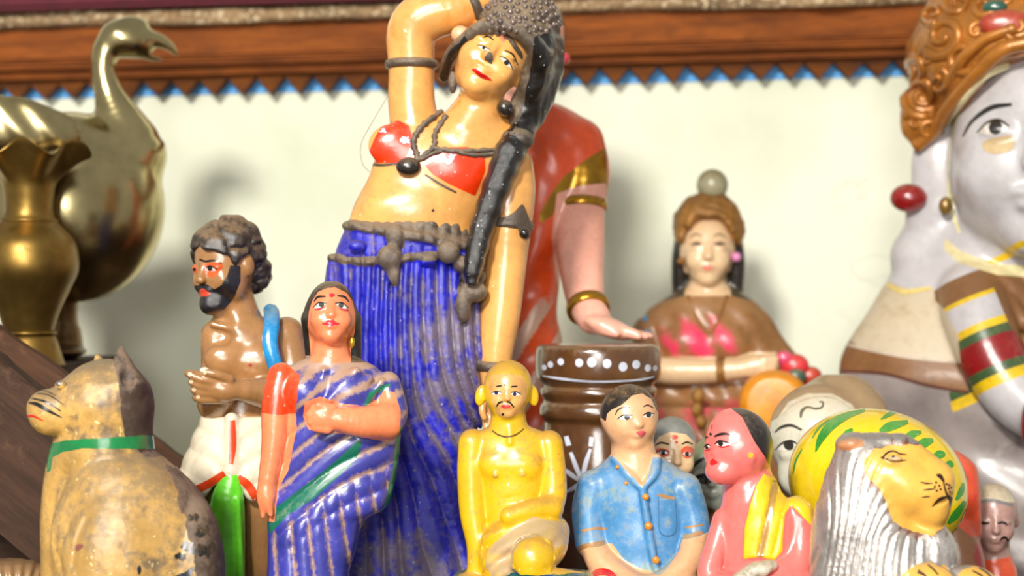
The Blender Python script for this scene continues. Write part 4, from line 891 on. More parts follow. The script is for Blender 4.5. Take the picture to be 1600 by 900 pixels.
    F.stroke('mouth_line', [(44, 647), (56, 646), (71, 653)], [4, 3.4, 1.4], RED(), body); F.stroke('nose_line', [(49, 614), (44, 626), (44, 641)], [1, 1.6, 1], paint('#7a4a35', .1), body)
    F.blob('eye', [(90, 597), (94, 592), (98, 593), (97, 598), (93, 600)], paint('#4b4845', .1, coat=.8), body)
    for p in ([(263, 897), (272, 884), (285, 879), (298, 871), (296, 882), (286, 892), (276, 890), (268, 902)], [(214, 868), (219, 864), (220, 873), (216, 878)]): F.blob('paint_spot', p, paint('#14182c', .1, coat=.8), body)
    for x, y, s_ in ((292, 842, 14), (310, 820, 12), (280, 856, 10), (318, 848, 16), (300, 800, 9)):
        F.blob('paint_spot', splat(x, y, s_), paint('#181513', .25, dcol='#8a7048', coat=.5, scale=150), body)
    F.blob('paint_chip', [(122, 836), (128, 832), (134, 834), (129, 840), (123, 843)], paint('#8d5348', .2), body)

def beggar():
    D = 1.24; B = foot(D); F = Fig('bearded_man_figurine', 'brown clay man with black beard, cupped hands and white waistcloth', 'figurine', D, 380, B, (262, 490, 340, int(B), -120, 90), 2.1)
    fr = Frame(352, 414, 0, 68, -44, -6, -3)
    head(F, fr, jaw=1.02, nose=1.06)
    F.ell((0, -.82, .52), (.34, .28, .34), .15, fr); F.ell((-.45, -.45, .2), (.2, .35, .3), .1, fr); F.ell((.45, -.45, .2), (.2, .35, .3), .1, fr)
    F.cap((366, 470, 8), (372, 512, 8), 33, 42, 12)
    F.prof([(492, 350, 400, 10, 32), (508, 322, 446, 8, 40), (535, 316, 462, 6, 46), (580, 324, 456, 4, 46), (630, 330, 436, 4, 44), (680, 322, 432, 4, 46)], 10)
    F.ell((352, 560, -34), (32, 26, 16), 12); F.ell((408, 565, -34), (34, 26, 16), 12)
    F.ell((345, 515, -30), (18, 22, 12), 14, op='s'); F.cap((332, 506, -22), (366, 514, -28), 4, 4, 12)
    # far arm, near arm, cupped hands
    F.chain([(338, 525, 6, 24), (336, 580, 6, 22), (334, 630, -6, 26), (345, 622, -40, 22), (356, 606, -62, 17)], 6)
    F.chain([(448, 525, 6, 30), (458, 575, -4, 28), (452, 612, -20, 27), (420, 612, -48, 25), (385, 606, -70, 19)], 6)
    F.ell((350, 603, -78), (32, 20, 18), 8, rot=6)
    for i in range(4): F.chain([(345, 592+9*i, -86+3*i, 7.5), (318, 588+10*i, -90+3*i, 7), (299+3*i, 580+12*i, -86+4*i, 6)], 3)
    F.chain([(360, 588, -88, 8), (340, 580, -94, 7), (325, 577, -94, 6)], 3); F.chain([(350, 590, -66, 8), (318, 584, -64, 8), (296, 580, -64, 6)], 4)
    # legs
    F.chain([(398, 740, -4, 34), (402, 820, -4, 26), (402, 900, 0, 22), (400, B-30, 2, 18)], 6); F.chain([(330, 740, 4, 36), (318, 820, 4, 28), (316, 900, 6, 24), (316, B-24, 6, 20)], 6)
    F.ell((396, B-16, -16), (20, 13, 36), 8); F.ell((312, B-16, -12), (20, 13, 36), 8)
    M = F.mesh(2)
    # hair and beard
    skin = paint('#a8794a', .2, dcol='#8d6f48', rough=.26, coat=.9, var=.14, scale=34, up=.25)
    beard = [(296, 452), (306, 446), (326, 446), (336, 452), (346, 446), (356, 430), (360, 415), (376, 416), (376, 440), (366, 466), (350, 484), (330, 492), (310, 486), (298, 470)]
    bd, rest = cut(M, region(M, beard, y1=10)); body = F.out('body', rest, skin); dk = paint('#17161c', .1, dcol='#4c4438', rough=.25, coat=1, var=.3, scale=70, bump=.4)
    F.out('beard', bd, dk, body); k = BLK()
    og = paint('#f0602a', .1, dcol='#b06a3a', rough=.3)
    F.blob('eye_shadow', [(318, 416), (328, 411), (346, 413), (348, 418), (342, 428), (334, 434), (324, 430), (319, 424)], og, body, off=.4); F.blob('eye_shadow', [(301, 416), (306, 414), (308, 424), (305, 428)], og, body, off=.4)
    F.stroke('eyebrow', [(313, 406), (322, 409), (336, 408), (347, 413)], [3, 3.4, 3, 1.4], k, body); F.stroke('eyebrow', [(299, 416), (303, 411), (307, 411)], [2, 3, 1.6], k, body)
    eyes(F, body, [almond(320, 422, 340, 422, 4, 3)], [(329, 420, 4)], '#17120f', [([(319, 422), (329, 416), (341, 422)], [1.2, 2, 1.2])], k and BLK); F.dot('iris', (305, 421), 2.4, k, body, off=.8)
    F.blob('lips', [(312, 455), (318, 451), (326, 455), (330, 460), (322, 463), (314, 462)], paint('#c83a20', .1), body, off=1.2); F.stroke('moustache', [(310, 450), (318, 446), (330, 450), (336, 456)], [4, 6, 5, 3], dk, body, off=1)
    F.dot('nipple', (391, 568), 3, paint('#a8251e', .1), body)
    nail = paint('#e8cfa8', .05, coat=.9)
    for c in ((300, 580), (302, 591), (306, 603), (312, 614), (322, 577)): F.dot('fingernail', c, 3.2, nail, body)
    F.clear()
    F.ell((0, .36, -.16), (.80, .72, .90), .05, fr); F.ell((0, .0, -.55), (.72, .6, .5), .2, fr); F.ell((.3, -.35, -.6), (.4, .4, .35), .2, fr)
    F.ell((0, -.12, .7), (.75, .62, .6), .12, fr, op='s'); F.ell((.74, -.1, .06), (.3, .32, .28), .08, fr, op='s'); F.ell((-.74, -.1, .06), (.3, .32, .28), .08, fr, op='s')
    F.disp((280, 330, -120), (430, 480, 90), lambda X, Y, Z: 4.2*(np.abs(nz(X, Y, Z, .085, 21, 2))**.6-.45)*2)
    F.out('hair', F.mesh(1), paint('#2b2522', .4, dcol='#8a6c48', rough=.3, coat=.9, var=.4, scale=46, bump=.4, chip=.2, ccol='#5f6f8c', up=.3), body)
    # waistcloth
    F.clear()
    def fold(X, Y, Z, u, v): return 3.2*(np.abs(np.sin((-Z*.9+np.abs(X-362)*.45)/11))-.5)*(np.abs(X-362) > 14)
    F.prof([(648, 316, 440, 2, 52), (670, 306, 450, 2, 58), (710, 290, 462, 2, 66), (745, 276, 470, 2, 70), (770, 282, 466, 2, 66), (782, 300, 450, 2, 54)], 4, fold)
    F.ell((355, 800, -10), (38, 62, 90), 16, op='s')
    F.chain([(362, 650, -52, 9), (362, 690, -59, 9), (360, 730, -62, 9)], 12)
    W = F.mesh(1); wm = paint('#f0e4c8', .2, dcol='#b89c70', rough=.35, coat=.7, var=.15, scale=36, up=.15); om = paint('#ee4a1a', .08, rough=.3, coat=.7)
    wc = F.out('waistcloth', W, wm, body)
    F.stroke('orange_stripe', [(363, 652), (364, 690), (361, 718)], [9, 10, 7], om, wc, off=.7); F.stroke('orange_hem', [(300, 762), (325, 750), (352, 732)], [11, 12, 9], om, wc, off=.7); F.stroke('orange_hem', [(372, 738), (388, 752), (404, 778), (414, 795)], [10, 13, 12, 8], om, wc, off=.7)
    F.clear(); F.chain([(362, 742, -64, 14), (356, 775, -60, 26), (352, 830, -56, 31), (350, 900, -54, 33), (350, B-36, -50, 34)], 4, fl=.6); F.cap((372, 770, -72), (378, 930, -72), 4, 6, 6)
    F.out('green_cloth', F.mesh(1), paint('#74f030', .0, dcol='#7a9a4c', rough=.22, coat=1, var=.15), body)
    F.tube('blue_strap', [(418, 488, 14), (424, 487, -12), (424, 505, -38), (421, 535, -50), (428, 565, -52), (440, 595, -48)], [10, 12, 13, 12.5, 12, 11], paint('#1b8fd0', .25, dcol='#7d8a80', rough=.25, coat=.9), body, seg=12, flat=.6)
    F.ball('coin', (322, 574, -92), 7, paint('#e8e0c8', .05, coat=.9), body, squash=(1.1, .7, .8))

def lathe(F, name, rows, cx, mat, parent=None, seg=64, rim=None, sy=1.0, rnd=None):
    """rows (py, radius); rim(theta, i) -> (dr, dpy)"""
    Q = spline(rows, 6); th = np.linspace(0, 2*np.pi, seg, endpoint=False); V = []
    for i, (p, r) in enumerate(Q):
        dr, dp = rim(th, i/(len(Q)-1)) if rim else (0*th, 0*th)
        V.append(np.stack([cx+(r+dr)*np.cos(th), sy*(r+dr)*np.sin(th), -(p+dp)], 1))
    V = np.vstack(V); n = len(Q); Fc = np.array([(i*seg+k, (i+1)*seg+k, (i+1)*seg+(k+1) % seg, i*seg+(k+1) % seg) for i in range(n-1) for k in range(seg)])
    return F.raw(name, V, Fc, mat, parent)
def vase():
    D = 1.40; z = CAMZ-.06; B = 450+.06*FPX/D; F = Fig('brass_vase', 'dull brass vase with a wavy flared mouth', 'vase', D, 45, B, (0, 10, 0, 10, 0, 10), 5)
    br = paint('#94763a', .36, dcol='#5e4826', rough=.4, coat=.05, var=.3, metal=.9, scale=22, bump=.08, up=.1)
    rim = lambda th, t: (12*np.cos(6*th+2.2)*np.clip(1-abs(t-.13)/.13, 0, 1), 14*np.cos(6*th+.9)*np.clip(1-abs(t-.13)/.15, 0, 1))
    b = lathe(F, 'body', [(268, 30), (246, 62), (234, 88), (236, 91), (250, 74), (280, 47), (305, 40), (335, 39), (352, 50), (375, 72), (400, 79), (425, 78), (455, 64), (485, 50), (505, 43), (515, 40), (522, 38), (530, 44), (B-4, 56), (B, 55), (B, 2)], 45, br, None, 72, rim)
    for p, r in ((520, 41), (345, 44)): F.ring('ring_moulding', (45, p, 0), (0, 1, 0), r, r, 3, br, b)
def bird():
    D = 1.51; B = 450+.06*FPX/D; F = Fig('metal_bird', 'shiny silver brass bird ornament with long neck and open beak', 'ornament', D, 110, B, (-190, 290, 20, int(B), -130, 130), 2.8)
    F.ell((110, 325, 0), (150, 150, 112), 10, rot=18); F.chain([(205, 240, 0, 58), (190, 195, 0, 40), (172, 150, 0, 25), (162, 110, 0, 20), (166, 78, 0, 22), (185, 58, 0, 26)], 16)
    F.ell((200, 58, 0), (44, 30, 30), 8, rot=8); F.ell((208, 38, 0), (26, 16, 18), 8)
    F.chain([(225, 56, 0, 17), (252, 60, 0, 11), (270, 70, 0, 7), (280, 82, 0, 3)], 5); F.chain([(222, 76, 0, 12), (240, 84, 0, 8), (252, 88, 0, 4)], 5)
    F.ell((250, 80, 0), (14, 5, 12), 3, op='s')
    F.chain([(20, 250, 0, 70), (-60, 210, 0, 50), (-150, 180, 0, 34)], 20)
    F.disp((-190, 20, -140), (120, 300, 140), lambda X, Y, Z: .4*np.sin((X*.5-Z)/9)*(X < 60))
    M = F.mesh(2); sv = paint('#c4b684', .16, dcol='#7a6c40', rough=.22, coat=.3, var=.25, metal=1, scale=14, bump=.03, up=.05, crough=.05)
    bk, M = cut(M, region(M, [(226, 40), (290, 40), (290, 100), (240, 100), (228, 90)]))
    body = F.out('body', M, sv); F.out('beak', bk, sv, body)
    F.clear(); F.ell((20, 205, -86), (108, 44, 16), 4, rot=8); F.disp((-190, 100, -140), (160, 300, 140), lambda X, Y, Z: 1.0*np.sin((X+Z*.8)/8))
    F.out('wing', F.mesh(1), sv, body)
    F.clear(); F.chain([(95, 455, 0, 30), (100, 500, 0, 22), (104, 540, 0, 26), (100, B-38, 0, 28)], 4); F.ell((90, B-13, -20), (46, 10, 50), 6)
    F.out('leg', F.mesh(1), paint('#86683a', .3, dcol='#5a4526', rough=.35, metal=.7), body)
    F.dot('eye', (210, 54), 4, BLK(), body) if False else None
vase(); bird(); cat(); beggar()
# weathered boards leaning at the left, and the block the brass stands on
wr = wood('#5e3f2c', '#2c1c12', '#7a5640', 9, 0, .7)
def plank(name, p0, p1, wpx, D, th, label, mat):
    """board whose upper edge runs between two pixels at depth D"""
    s = D/FPX; a = np.array([(p0[0]-800)*s, (450-p0[1])*s+CAMZ]); b = np.array([(p1[0]-800)*s, (450-p1[1])*s+CAMZ]); e = b-a; L_ = np.hypot(*e); ang = math.atan2(e[1], e[0]); wd_ = wpx*s
    bm = bmesh.new(); n = 26; rg = random.Random(len(name)+int(D*100)); ring = []
    for i in range(n+1):
        x = L_*i/n; j = rg.uniform(-.0012, .0012); j2 = rg.uniform(-.001, .001)
        ring.append([bm.verts.new(v) for v in ((x, 0, -wd_), (x, 0, -.0025+j), (x, .0025, j2), (x, th-.003, j2), (x, th, -.003), (x, th, -wd_))])
    for i in range(n):
        for k_ in range(6): bm.faces.new((ring[i][k_], ring[i+1][k_], ring[i+1][(k_+1) % 6], ring[i][(k_+1) % 6]))
    bm.faces.new(ring[0]); bm.faces.new(ring[-1][::-1]); bmesh.ops.recalc_face_normals(bm, faces=bm.faces)
    o = bmobj(name, bm, mat, None, (a[0], D, a[1]), (0, -ang, 0)); tag(o, label, 'plank'); return o
plank('leaning_plank', (-120, 428), (478, 854), 150, 1.298, .018, 'thin weathered board leaning behind the cat under the brass vase', wr)
wr2 = wood('#4c3426', '#21160f', '#664a38', 8, 0, .75)
plank('leaning_plank', (-130, 452), (285, 795), 212, 1.165, .022, 'wide grey brown weathered board leaning behind the cat', wr2)
s_ = 1.44/FPX
o = box('riser_block', (-.17, .05), (-.085, .16), (0, CAMZ-.06-ZB), wr2, None, .003); o.location = ((30-800)*s_, 1.44, ZB); tag(o, 'brown wooden block under the brass vase and metal bird', 'block')
def drum():
    D = 1.32; B = foot(D); F = Fig('clay_drum', 'glossy brown clay drum with white painted dots and a white star flower', 'drum', D, 935, B, (0, 10, 0, 10, 0, 10), 5)
    br = paint('#5f3d20', .25, dcol='#7d6242', rough=.22, coat=1, var=.25, scale=30, bump=.1, up=.5)
    b = lathe(F, 'body', [(537, 2), (537, 60), (538, 88), (543, 96), (556, 98), (578, 98), (590, 96), (596, 90), (602, 86), (606, 90), (613, 91), (620, 88), (626, 86), (632, 90), (640, 92), (648, 91), (655, 86), (662, 84), (690, 86), (760, 92), (820, 90), (880, 84), (900, 88), (B-10, 94), (B-1.5, 92), (B-1.5, 2)], 935, br, None, 72)
    V = [v.co for v in b.data.vertices]; wht = paint('#d6dcec', .12, rough=.3, coat=.6)
    F.bvh = BVHTree.FromPolygons([((v.x/F.s/F.ca)+F.cx, v.y/F.s, v.z/F.s-F.base) for v in V], [tuple(p.vertices) for p in b.data.polygons])
    for x, y, r in ((852, 572, 4), (862, 567, 4.5), (878, 562, 5), (906, 563, 6), (925, 562, 7), (948, 564, 6.5), (972, 569, 6.5), (992, 566, 6), (1010, 572, 5), (1022, 573, 4)): F.dot('white_dot', (x, y), r, wht, b, ry=r*1.1)
    F.stroke('white_line', [(850, 585), (880, 588), (920, 591), (960, 591), (1000, 589), (1020, 586)], [2, 4, 3, 3, 3, 2], wht, b)
    for p, w in (([(886, 676), (890, 690)], [7, 8]), ([(925, 676), (923, 690)], [7, 6]), ([(908, 738), (900, 718), (893, 700)], [6, 7, 5]), ([(911, 738), (916, 715), (923, 694)], [6, 7, 4]), ([(906, 742), (892, 732), (880, 724)], [5, 7, 3]), ([(912, 742), (900, 752), (886, 760)], [4, 7, 3]), ([(914, 740), (930, 732), (944, 726)], [5, 7, 3])): F.stroke('flower_petal', p, w, wht, b)

def red_woman():
    D = 1.445; B = foot(D, ZB); F = Fig('red_sari_figurine', 'tall clay woman in a red blouse with gold border, hand resting on the drum', 'figurine', D, 860, B, (735, 1015, -45, int(B), -235, 80), 2.8)
    fr = Frame(815, 70, 10, 84, 10, 0, 6)
    head(F, fr); F.ell((0, .25, -.2), (.84, .85, .85), .05, fr)
    F.cap((818, 140, 14), (826, 190, 14), 34, 46, 10)
    F.prof([(160, 800, 868, 12, 30), (178, 786, 905, 10, 44), (205, 780, 932, 8, 54), (240, 780, 930, 6, 58), (300, 782, 915, 4, 60), (380, 785, 880, 4, 56), (450, 782, 872, 4, 54), (540, 780, 876, 4, 56), (650, 776, 884, 4, 60), (B-2, 772, 890, 4, 64)], 8,
           lambda X, Y, Z, u, v: 2.6*np.sin((X*.8-.5*Z)/8)*np.clip((-Z-330)/60, 0, 1)+2*np.sin((X+.7*Z)/9)*np.clip((300+Z)/60, 0, 1))
    F.chain([(905, 225, 6, 40), (912, 270, -4, 41), (908, 325, -14, 36)], 8)
    a = [(908, 320, -14, 36), (906, 380, -40, 38), (908, 430, -86, 33), (914, 474, -132, 28), (924, 494, -156, 25)]; F.chain(a, 5)
    F.ell((946, 508, -178), (38, 15, 30), 8, rot=20)
    for i, (x, y, d) in enumerate(((1004, 546, -166), (1006, 545, -180), (1000, 544, -194), (988, 542, -206))): F.chain([(958, 510, -172-7*i, 9), (982, 517, (d-178)/2-3*i, 7.5), (x, 520, d, 5)], 4)
    F.chain([(925, 506, -172, 10), (940, 511, -196, 8), (955, 516, -206, 6)], 5); F.chain([(802, 225, 6, 34), (784, 300, 2, 30), (776, 380, -6, 28), (778, 440, -20, 24), (792, 500, -34, 18)], 8); F.ell((796, 524, -38), (14, 24, 12), 6)
    M = F.mesh(2); skin = paint('#fab49e', .04, dcol='#b98a68', rough=.32, coat=.6, var=.12); red = paint('#ff5a1c', .06, dcol='#a06a3c', rough=.4, coat=.5, var=.2, wcol='#e0b8a0', scale=30, up=.35); gold = paint('#b98a1e', .2, dcol='#6a4c20', rough=.25, coat=.3, var=.3, metal=.8, scale=50)
    arm = [(870, 305), (900, 294), (946, 288), (955, 400), (952, 478), (1020, 495), (1020, 560), (950, 560), (905, 520), (885, 500), (868, 430), (862, 370)]
    sk, rest = cut(M, np.minimum(region(M, arm, y1=30), region(M, [(740, -60), (900, -60), (900, 165), (740, 165)])))
    gb = np.minimum(region(rest, [(946, 232), (950, 300), (905, 296), (880, 312), (862, 340), (846, 350), (842, 340), (858, 310), (880, 280), (915, 252)]), region(rest, [(815, 200), (838, 165), (848, 165), (828, 212)]))
    gd, rest = cut(rest, gb)
    hr, sk = cut(sk, np.maximum(region(sk, [(700, -60), (900, -60), (900, 150), (700, 150)]), np.minimum(5-sk[0][:, 1], -sk[0][:, 2]-40)))
    arm_, sk = cut(sk, region(sk, [(700, 200), (1100, 200), (1100, 700), (700, 700)])); body = F.out('body', sk, skin); F.out('arm', biggest(arm_)[0], skin, body); F.out('hair', hr, paint('#6a4424', .4, dcol='#8a6638', rough=.4), body)
    s = F.out('red_sari', rest, red, body, lambda x, p, y, n: np.clip(-.1+1.0*np.clip((p-430)/60, 0, 1)*(np.sin((x*.8+.5*p)/8) > .2), 0, 1)); F.out('gold_border', gd, gold, s)
    F.ring('armlet', (908, 322, -14), (0, 1, -.2), 38, 38, 3.4, gold, body, flat=2.4); F.ball('armlet_pendant', (925, 338, -44), 8, gold, body, squash=(.8, 2, .6)); F.ring('bangle', (916, 480, -138), (.14, .8, -.8), 29, 29, 4, gold, body, flat=2.4); k = BLK()
    for sx in (-1, 1):
        F.stroke('eyebrow', [(sx*.12, .2), (sx*.3, .26), (sx*.48, .16)], [.03, .05, .02], k, body, fr=fr); F.blob('eye_white', [(sx*.14, .02), (sx*.28, .09), (sx*.44, .02), (sx*.28, -.05)], WHT(), body, fr=fr); F.dot('iris', (sx*.29, .02), .06, k, body, fr=fr, off=.9)
    F.blob('lips', [(-.2, -.5), (-.06, -.45), (0, -.47), (.06, -.45), (.2, -.5), (0, -.6)], RED(), body, fr=fr)
    F.ball('earring', (882, 92, -6), 9, paint('#c8283c', .1, coat=.8), body)

def goddess():
    D = 1.60; B = foot(D, ZB); F = Fig('goddess_figurine', 'seated clay woman with gold crown, dusty pink sari and an orange gourd instrument', 'figurine', D, 1120, B, (985, 1295, 255, int(B), -120, 80), 2.8)
    fr = Frame(1106, 392, -4, 58, 2, 4, 2)
    head(F, fr, ears=False); F.ell((0, .1, -.2), (.80, .80, .8), .05, fr)
    F.chain([(1072, 360, 8, 16), (1065, 400, 12, 16), (1062, 430, 14, 14), (1060, 458, 16, 11)], 6); F.chain([(1142, 360, 8, 16), (1148, 400, 12, 16), (1150, 430, 14, 14), (1150, 458, 16, 11)], 6)
    F.cap((1106, 430, 6), (1106, 470, 8), 27, 36, 8)
    F.prof([(448, 1076, 1138, 8, 26), (462, 1046, 1168, 8, 38), (490, 1008, 1200, 6, 48), (530, 1000, 1225, 4, 52), (575, 1002, 1258, 2, 54), (620, 1004, 1280, 0, 58), (680, 1000, 1285, -4, 70), (B-2, 995, 1290, -6, 78)], 8,
           lambda X, Y, Z, u, v: 2.2*np.sin((X*.9+.5*Z)/7)*np.clip((-Z-470)/20, 0, 1))
    F.ell((1076, 535, -36), (36, 28, 22), 12); F.ell((1136, 535, -36), (36, 28, 22), 12)
    F.chain([(1012, 520, -4, 26), (1010, 560, -24, 24), (1030, 575, -52, 22), (1090, 577, -66, 20), (1140, 574, -72, 17), (1165, 572, -74, 15)], 6); F.ell((1182, 568, -76), (24, 18, 15), 8)
    for i in range(4): F.cap((1190, 558+7*i, -86), (1210-2*i, 556+8*i, -84), 6, 5, 3)
    F.prof([(630, 1010, 1260, -40, 52), (680, 1000, 1275, -50, 60), (B-2, 995, 1285, -50, 62)], 16, lambda X, Y, Z, u, v: 2.4*np.sin((X+.9*Z)/8))
    M = F.mesh(2); skin = paint('#e6c49a', .2, dcol='#b99a6c', rough=.35, coat=.5, var=.1); hairm = paint('#1d1812', .3, dcol='#5c4a2c', rough=.4)
    sari = paint('#96683a', .3, dcol='#8a6a42', rough=.45, coat=.3, var=.25, wcol='#e0335c', scale=36, up=.3)
    fp = [(1068, 350), (1080, 338), (1106, 332), (1132, 340), (1146, 356), (1148, 400), (1138, 430), (1142, 462), (1070, 462), (1072, 430), (1062, 400)]
    sk, rest = cut(M, region(M, fp, y1=2)); hr, rest = cut(rest, region(rest, [(1030, 300), (1180, 300), (1175, 470), (1142, 462), (1070, 462), (1038, 470)]))
    ar, rest = cut(rest, region(rest, [(1030, 556), (1090, 556), (1150, 556), (1170, 548), (1215, 548), (1215, 590), (1160, 594), (1090, 598), (1020, 598), (1010, 580)], y1=-30))
    body = F.out('body', join(sk, ar), skin); F.out('hair', hr, hairm, body)
    F.out('pink_sari', rest, sari, body, lambda x, p, y, n: np.clip(np.exp(-((x-1096)/70)**2-((p-530)/40)**2)*(1.0+.35*np.sin((x*.9-.5*p)/7))+np.clip((p-605)/30, 0, 1)*(.6+.6*nz(x, p, y, .05, 3, 2))*(x < 1190)+.5*np.exp(-((x-1250)/25)**2-((p-570)/25)**2)-.1, 0, 1))
    k = BLK(); g = paint('#a8742c', .35, dcol='#6b4a22', rough=.4, coat=.3, var=.4, metal=.35, scale=70, bump=.5)
    for p in ([(1078, 372), (1088, 367), (1098, 371)], [(1114, 371), (1124, 367), (1134, 372)]): F.stroke('eyebrow', p, [1, 2.6, 1], paint('#6b4c34', .1), body)
    for c in ((1089, 382), (1124, 382)): F.blob('eye', almond(c[0]-9, c[1], c[0]+9, c[1], 3, 3), paint('#5c4232', .1), body)
    F.blob('lips', [(1098, 418), (1106, 414), (1114, 418), (1106, 423)], paint('#e0705a', .1), body)
    F.ring('bangle', (1127, 575, -70), (1, -.05, -.12), 19, 19, 2.6, g, body, flat=2.4)
    F.ball('earring', (1150, 402, -16), 8, paint('#e08ac0', .1, coat=.8), body); F.ball('earring', (1064, 408, -14), 6, g, body)
    S = F.onsurf([(1075, 462), (1090, 500), (1106, 520), (1122, 500), (1136, 462)], 1); V, Fc = tube_mesh(spline(S, 6), 2.4, 8); F.raw('necklace', V, Fc, g, body)
    for c in ((1008, 497), (1012, 520), (1005, 522)): F.dot('blue_spot', c, 5, paint('#3f9ac8', .1), body)
    F.clear(); F.ell((0, .62, -.1), (.98, 1.0, .95), .05, fr); F.ell((0, .0, .75), (.74, .90, .8), .1, fr, op='s'); F.cap((1106, 460, 0), (1106, 420, 0), 60, 60, 6, op='s')
    F.disp((1030, 240, -120), (1180, 400, 90), lambda X, Y, Z: 3*nz(X, Y, Z, .16, 12, 2)); F.out('crown', F.mesh(1), g, body)
    F.ball('hair_bun', (1113, 289, 0), 25, paint('#9a9678', .4, dcol='#6b5c38', rough=.5), body)
    F.clear(); F.ell((1206, 622, -100), (54, 50, 44), 4); F.out('gourd', F.mesh(1), paint('#f09a14', .12, dcol='#a8742c', rough=.35, coat=.6), body)
    for c, r, m_ in (((1238, 568, -66), 22, '#d8343c'), ((1262, 584, -60), 18, '#c8442c'), ((1240, 584, -80), 15, '#3c5c4c'), ((1222, 556, -70), 13, '#e0507a'), ((1266, 604, -62), 15, '#e88a1c')): F.ball('flower', c, r, paint(m_, .15), body, squash=(1, .85, .6))
    for i, p in enumerate(((1092, 612), (1090, 632), (1096, 650))):
        F.ball('lap_ornament', (p[0], p[1], -112+i*0), 10-i, g, body, squash=(1, 1.3, .6))

def statue():
    D = 1.50; B = foot(D); F = Fig('white_statue', 'large white clay statue of a crowned figure with painted armbands', 'statue', D, 1600, B, (1285, 1800, -40, int(B), -200, 110), 3.6)
    fr = Frame(1622, 222, -30, 186, 0, 0, 2)
    head(F, fr, jaw=1.26, cheek=1.3, ears=False)
    F.ell((1466, 262, 8), (46, 84, 34), 14); F.ell((1452, 320, 14), (42, 42, 30), 16)
    F.chain([(1560, 400, 20, 90), (1520, 430, 20, 84)], 20); F.chain([(1470, 340, 30, 46), (1440, 400, 34, 56)], 20)
    # cape and trunk
    F.prof([(335, 1438, 1760, 30, 60), (400, 1402, 1790, 26, 74), (450, 1372, 1800, 22, 84), (500, 1340, 1810, 20, 92), (550, 1308, 1820, 18, 96), (575, 1300, 1820, 16, 98), (600, 1304, 1820, 10, 96), (640, 1330, 1820, 10, 92), (700, 1390, 1820, 10, 90), (800, 1430, 1820, 6, 96), (B-2, 1430, 1820, 6, 96)], 14,
           lambda X, Y, Z, u, v: 3*nz(X, Y, Z, .03, 4, 2)+3*np.sin((X*.5+Z)/16)*np.clip((-Z-620)/40, 0, 1))
    # arm
    F.chain([(1522, 462, -50, 56), (1532, 500, -84, 55), (1555, 560, -110, 52), (1600, 620, -126, 48), (1680, 660, -130, 40)], 10)
    F.chain([(1600, 470, -60, 16), (1570, 440, -66, 16), (1545, 425, -66, 12)], 8); F.chain([(1640, 520, -70, 18), (1600, 500, -80, 14), (1580, 470, -80, 10)], 8)
    M = F.mesh(2); wht = paint('#c2bfc2', .16, dcol='#a89678', rough=.35, coat=.4, var=.1, scale=12, up=.25)
    cr = paint('#cfc2a8', .3, dcol='#9c8460', rough=.4, coat=.3, var=.15, scale=14); brn = paint('#8a5f38', .3, dcol='#6b4c30', rough=.4, coat=.3)
    yl = paint('#e8c21e', .15, dcol='#a8904a', rough=.35); grn = paint('#3f5a34', .2, rough=.35); rd = paint('#8e1418', .12, rough=.3, coat=.6)
    bandp = [(1285, 530), (1312, 530), (1345, 545), (1420, 556), (1500, 562), (1516, 608), (1450, 598), (1380, 582), (1310, 580), (1285, 588)]
    bd, rest = cut(M, region(M, bandp, y1=60)); 
    cp = [(1285, 600), (1290, 520), (1385, 440), (1420, 452), (1460, 450), (1462, 470), (1475, 480), (1500, 520), (1505, 565), (1500, 562), (1420, 556), (1345, 545), (1312, 530)]
    cap_, rest = cut(rest, np.minimum(region(rest, cp), np.maximum(region(rest, [(1280, 400), (1500, 400), (1500, 600), (1280, 600)]), 60-rest[0][:, 1])))
    # bands painted round the arm
    def band(rest, c, ax, t0, t1, poly):
        V = rest[0]; a = np.array([ax[0], ax[2], -ax[1]], float); a /= np.linalg.norm(a); t = (V-np.array([c[0], c[2], -c[1]]))@a
        return np.maximum(np.maximum(t0-t, t-t1), polysd(V[:, 0], -V[:, 2], poly))
    pa = [(1440, 380), (1640, 380), (1640, 530), (1470, 530), (1450, 470)]; pb = [(1470, 470), (1660, 470), (1660, 690), (1500, 690), (1470, 540)]
    outs = []; shl, rest = cut(rest, region(rest, [(1545, 428), (1600, 436), (1680, 436), (1680, 600), (1610, 548), (1578, 505)], y1=0)); outs.append(('shawl', shl, brn)); col_, rest = cut(rest, region(rest, [(1478, 372), (1500, 392), (1550, 412), (1650, 420), (1650, 436), (1560, 430), (1500, 412), (1474, 388)], y1=40)); outs.append(('collar', col_, paint('#e8dca8', .15)))
    for nm, c, ax, t0, t1, pol, mt in (('armband', (1510, 446, -60), (.4, 1, -.1), -12, 24, pa, brn), ('armband_edge', (1510, 446, -60), (.4, 1, -.1), -22, -12, pa, yl), ('armband_edge', (1510, 446, -60), (.4, 1, -.1), 24, 31, pa, yl),
                                       ('armband', (1552, 548, -106), (.42, 1, -.2), -16, 26, pb, rd), ('armband_edge', (1552, 548, -106), (.42, 1, -.2), -30, -16, pb, grn), ('armband_edge', (1552, 548, -106), (.42, 1, -.2), -42, -30, pb, yl), ('armband_edge', (1552, 548, -106), (.42, 1, -.2), 26, 40, pb, grn), ('armband_edge', (1552, 548, -106), (.42, 1, -.2), 40, 56, pb, yl)):
        q, rest = cut(rest, np.maximum(band(rest, c, ax, t0, t1, pol), rest[0][:, 1]+44)); outs.append((nm, q, mt))
    o2 = []
    for nm, q, mt in outs:
        q, lf = biggest(q); o2.append((nm, q, mt)); rest = join(rest, lf)
    outs = o2
    lg, rest = cut(rest, region(rest, [(1270, 575), (1400, 585), (1520, 612), (1545, 650), (1600, 690), (1900, 720), (1900, 1000), (1270, 1000)], rag=2))
